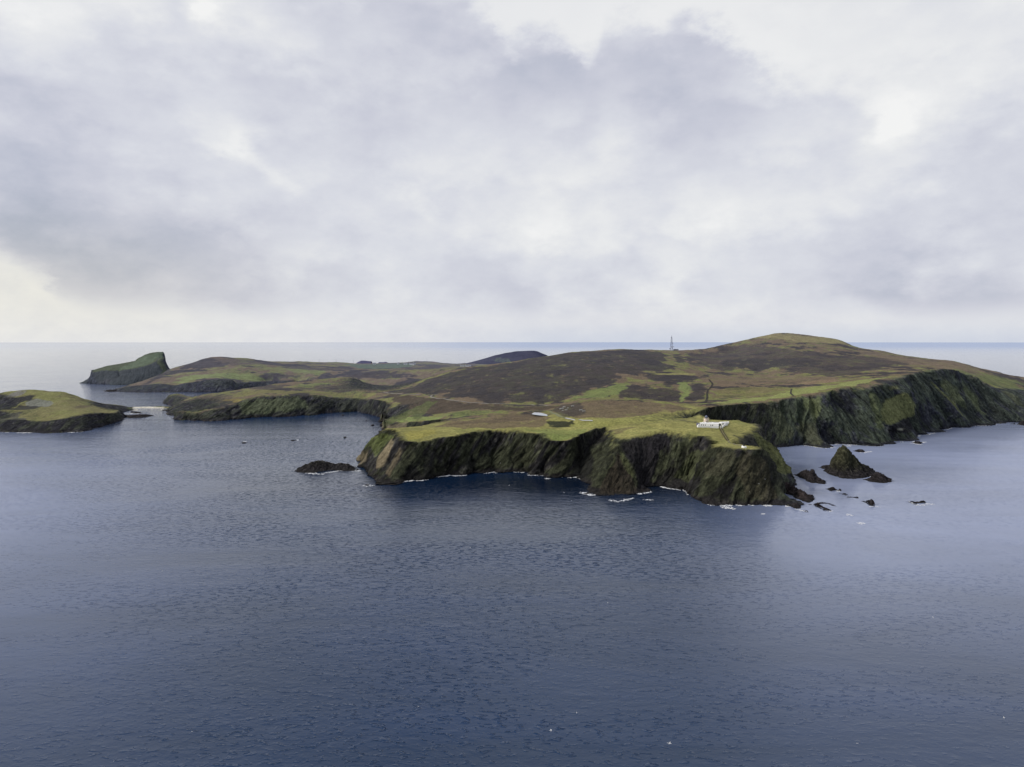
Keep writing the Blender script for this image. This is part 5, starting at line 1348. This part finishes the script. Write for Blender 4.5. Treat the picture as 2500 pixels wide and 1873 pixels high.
    d3 = ma('SUBTRACT', ma('ADD', el, ma('ADD', ma('MULTIPLY', nC, .022), ma('MULTIPLY', nD, .024))), ma('MULTIPLY', f3.outputs['Value'], .3))
    low = ma('SUBTRACT', 1.0, smooth(d3, -.014, .026))
    lefty = ma('SUBTRACT', 1.0, smooth(az, -.50, -.08))
    dark = ma('MULTIPLY', ma('SUBTRACT', 1.0, smooth(d3, .0, .20)), ma('ADD', .026, ma('MULTIPLY', lefty, .04)))
    lum = ma('SUBTRACT', lum, dark)
    strip_ = ma('ADD', ma('ADD', .885, ma('MULTIPLY', nD, .10)), ma('MULTIPLY', lefty, .022))
    lum = ma('ADD', ma('MULTIPLY', lum, ma('SUBTRACT', 1.0, low)), ma('MULTIPLY', low, strip_))
    # dim the sky behind the camera, so that the cliffs facing it stay in shade
    rear = smooth(ma('ABSOLUTE', az), 1.5, 2.6)
    lum = ma('SUBTRACT', lum, ma('MULTIPLY', ma('MULTIPLY', rear, ma('SUBTRACT', 1.0, smooth(el, .6, 1.1))), .12))
    cr = nt.nodes.new('ShaderNodeValToRGB'); L(lum, cr.inputs['Fac'])
    def lin(c): return [((v / 255 / 12.92) if v / 255 <= .04045 else ((v / 255 + .055) / 1.055) ** 2.4) for v in c] + [1]
    stops = [(.40, (98, 104, 124)), (.66, (166, 174, 191)), (.74, (190, 194, 209)), (.80, (206, 208, 220)), (.86, (220, 222, 230)), (.92, (235, 236, 238)), (.97, (248, 248, 247))]
    e0 = cr.color_ramp.elements; e0[0].position = stops[0][0]; e0[0].color = lin(stops[0][1]); e0[1].position = stops[-1][0]; e0[1].color = lin(stops[-1][1])
    for p, c in stops[1:-1]: e0.new(p).color = lin(c)
    # warm tint low on the left
    a1, e1 = azel(120, 690)
    wx = ma('DIVIDE', ma('SUBTRACT', az, a1), .22); wy = ma('DIVIDE', ma('SUBTRACT', el, e1), .07)
    wg = ma('POWER', 2.718, ma('MULTIPLY', ma('ADD', ma('MULTIPLY', wx, wx), ma('MULTIPLY', wy, wy)), -1.0))
    mx = nt.nodes.new('ShaderNodeMix'); mx.data_type = 'RGBA'; mx.blend_type = 'MULTIPLY'
    L(ma('MULTIPLY', wg, .9), mx.inputs[0]); L(cr.outputs[0], mx.inputs[6]); mx.inputs[7].default_value = (1.03, 1.0, .90, 1)
    # blue haze line on the right part of the horizon
    bz = ma('MULTIPLY', smooth(az, -.15, .1), ma('SUBTRACT', 1.0, smooth(el, .0, .03)))
    mb = nt.nodes.new('ShaderNodeMix'); mb.data_type = 'RGBA'; L(ma('MULTIPLY', bz, .45), mb.inputs[0]); L(mx.outputs[2], mb.inputs[6]); mb.inputs[7].default_value = (.53, .60, .75, 1)
    bgc = nt.nodes.new('ShaderNodeBackground'); L(mb.outputs[2], bgc.inputs[0]); bgc.inputs[1].default_value = 1.0
    sky = nt.nodes.new('ShaderNodeTexSky'); sky.sky_type = 'NISHITA'; sky.sun_disc = False
    sky.sun_elevation = math.radians(SUN_EL); sky.sun_rotation = math.radians(SUN_AZ)
    bgs = nt.nodes.new('ShaderNodeBackground'); L(sky.outputs[0], bgs.inputs[0]); bgs.inputs[1].default_value = .08
    ms = nt.nodes.new('ShaderNodeMixShader'); ms.inputs[0].default_value = .94
    L(bgs.outputs[0], ms.inputs[1]); L(bgc.outputs[0], ms.inputs[2])
    out = nt.nodes.new('ShaderNodeOutputWorld'); L(ms.outputs[0], out.inputs[0])
    w.cycles.sampling_method = 'MANUAL'; w.cycles.sample_map_resolution = 512
# (px, py, radius x, radius y, brightness)
SKY_BLOBS = [(380,610,520,95,-.065),(180,330,230,120,-.055),(130,520,200,110,-.04),(560,170,180,70,-.045),(700,560,300,90,-.03),(1380,210,170,110,-.04),(1660,240,160,130,-.045),(1000,150,200,140,-.025),
 (1100,120,260,170,-.03),(640,420,110,24,.065,-.6),(595,340,34,36,.07),(230,790,300,20,.05),
 (2170,285,65,45,.12,.5),(2280,470,330,190,-.035),(2350,720,260,45,-.045),(1950,690,300,40,-.04),(500,20,40,40,.10),(80,40,120,60,.05),(1850,560,300,120,.02),(950,480,260,90,.012),(820,620,180,40,.05),(2250,160,200,50,.02),(180,500,140,90,-.04)]
build_world()

sd = bpy.data.lights.new('sun', 'SUN'); sd.energy = 2.7; sd.angle = math.radians(14); sd.color = (1.0, .95, .86)
so = bpy.data.objects.new('sun', sd); COL.objects.link(so)
a, e = math.radians(SUN_AZ), math.radians(SUN_EL)
to_sun = Vector((math.sin(a) * math.cos(e), math.cos(a) * math.cos(e), math.sin(e)))
so.rotation_euler = to_sun.to_track_quat('Z', 'Y').to_euler(); so.location = to_sun * 3000

cd = bpy.data.cameras.new('camera'); co = bpy.data.objects.new('camera', cd); COL.objects.link(co)
cd.sensor_fit = 'HORIZONTAL'; cd.sensor_width = 36.0; cd.lens = 36.0 * F_PX / 2500.0
cd.clip_start = 1.0; cd.clip_end = 250000.0
co.location = (0, 0, CAM_H); co.rotation_euler = (math.pi / 2 - PITCH, 0, 0)
scene.camera = co

scene.render.engine = 'CYCLES'
scene.view_settings.view_transform = 'Standard'; scene.view_settings.look = 'None'; scene.view_settings.exposure = 0
scene.cycles.use_denoising = True
scene.cycles.max_bounces = 4; scene.cycles.diffuse_bounces = 2; scene.cycles.glossy_bounces = 3
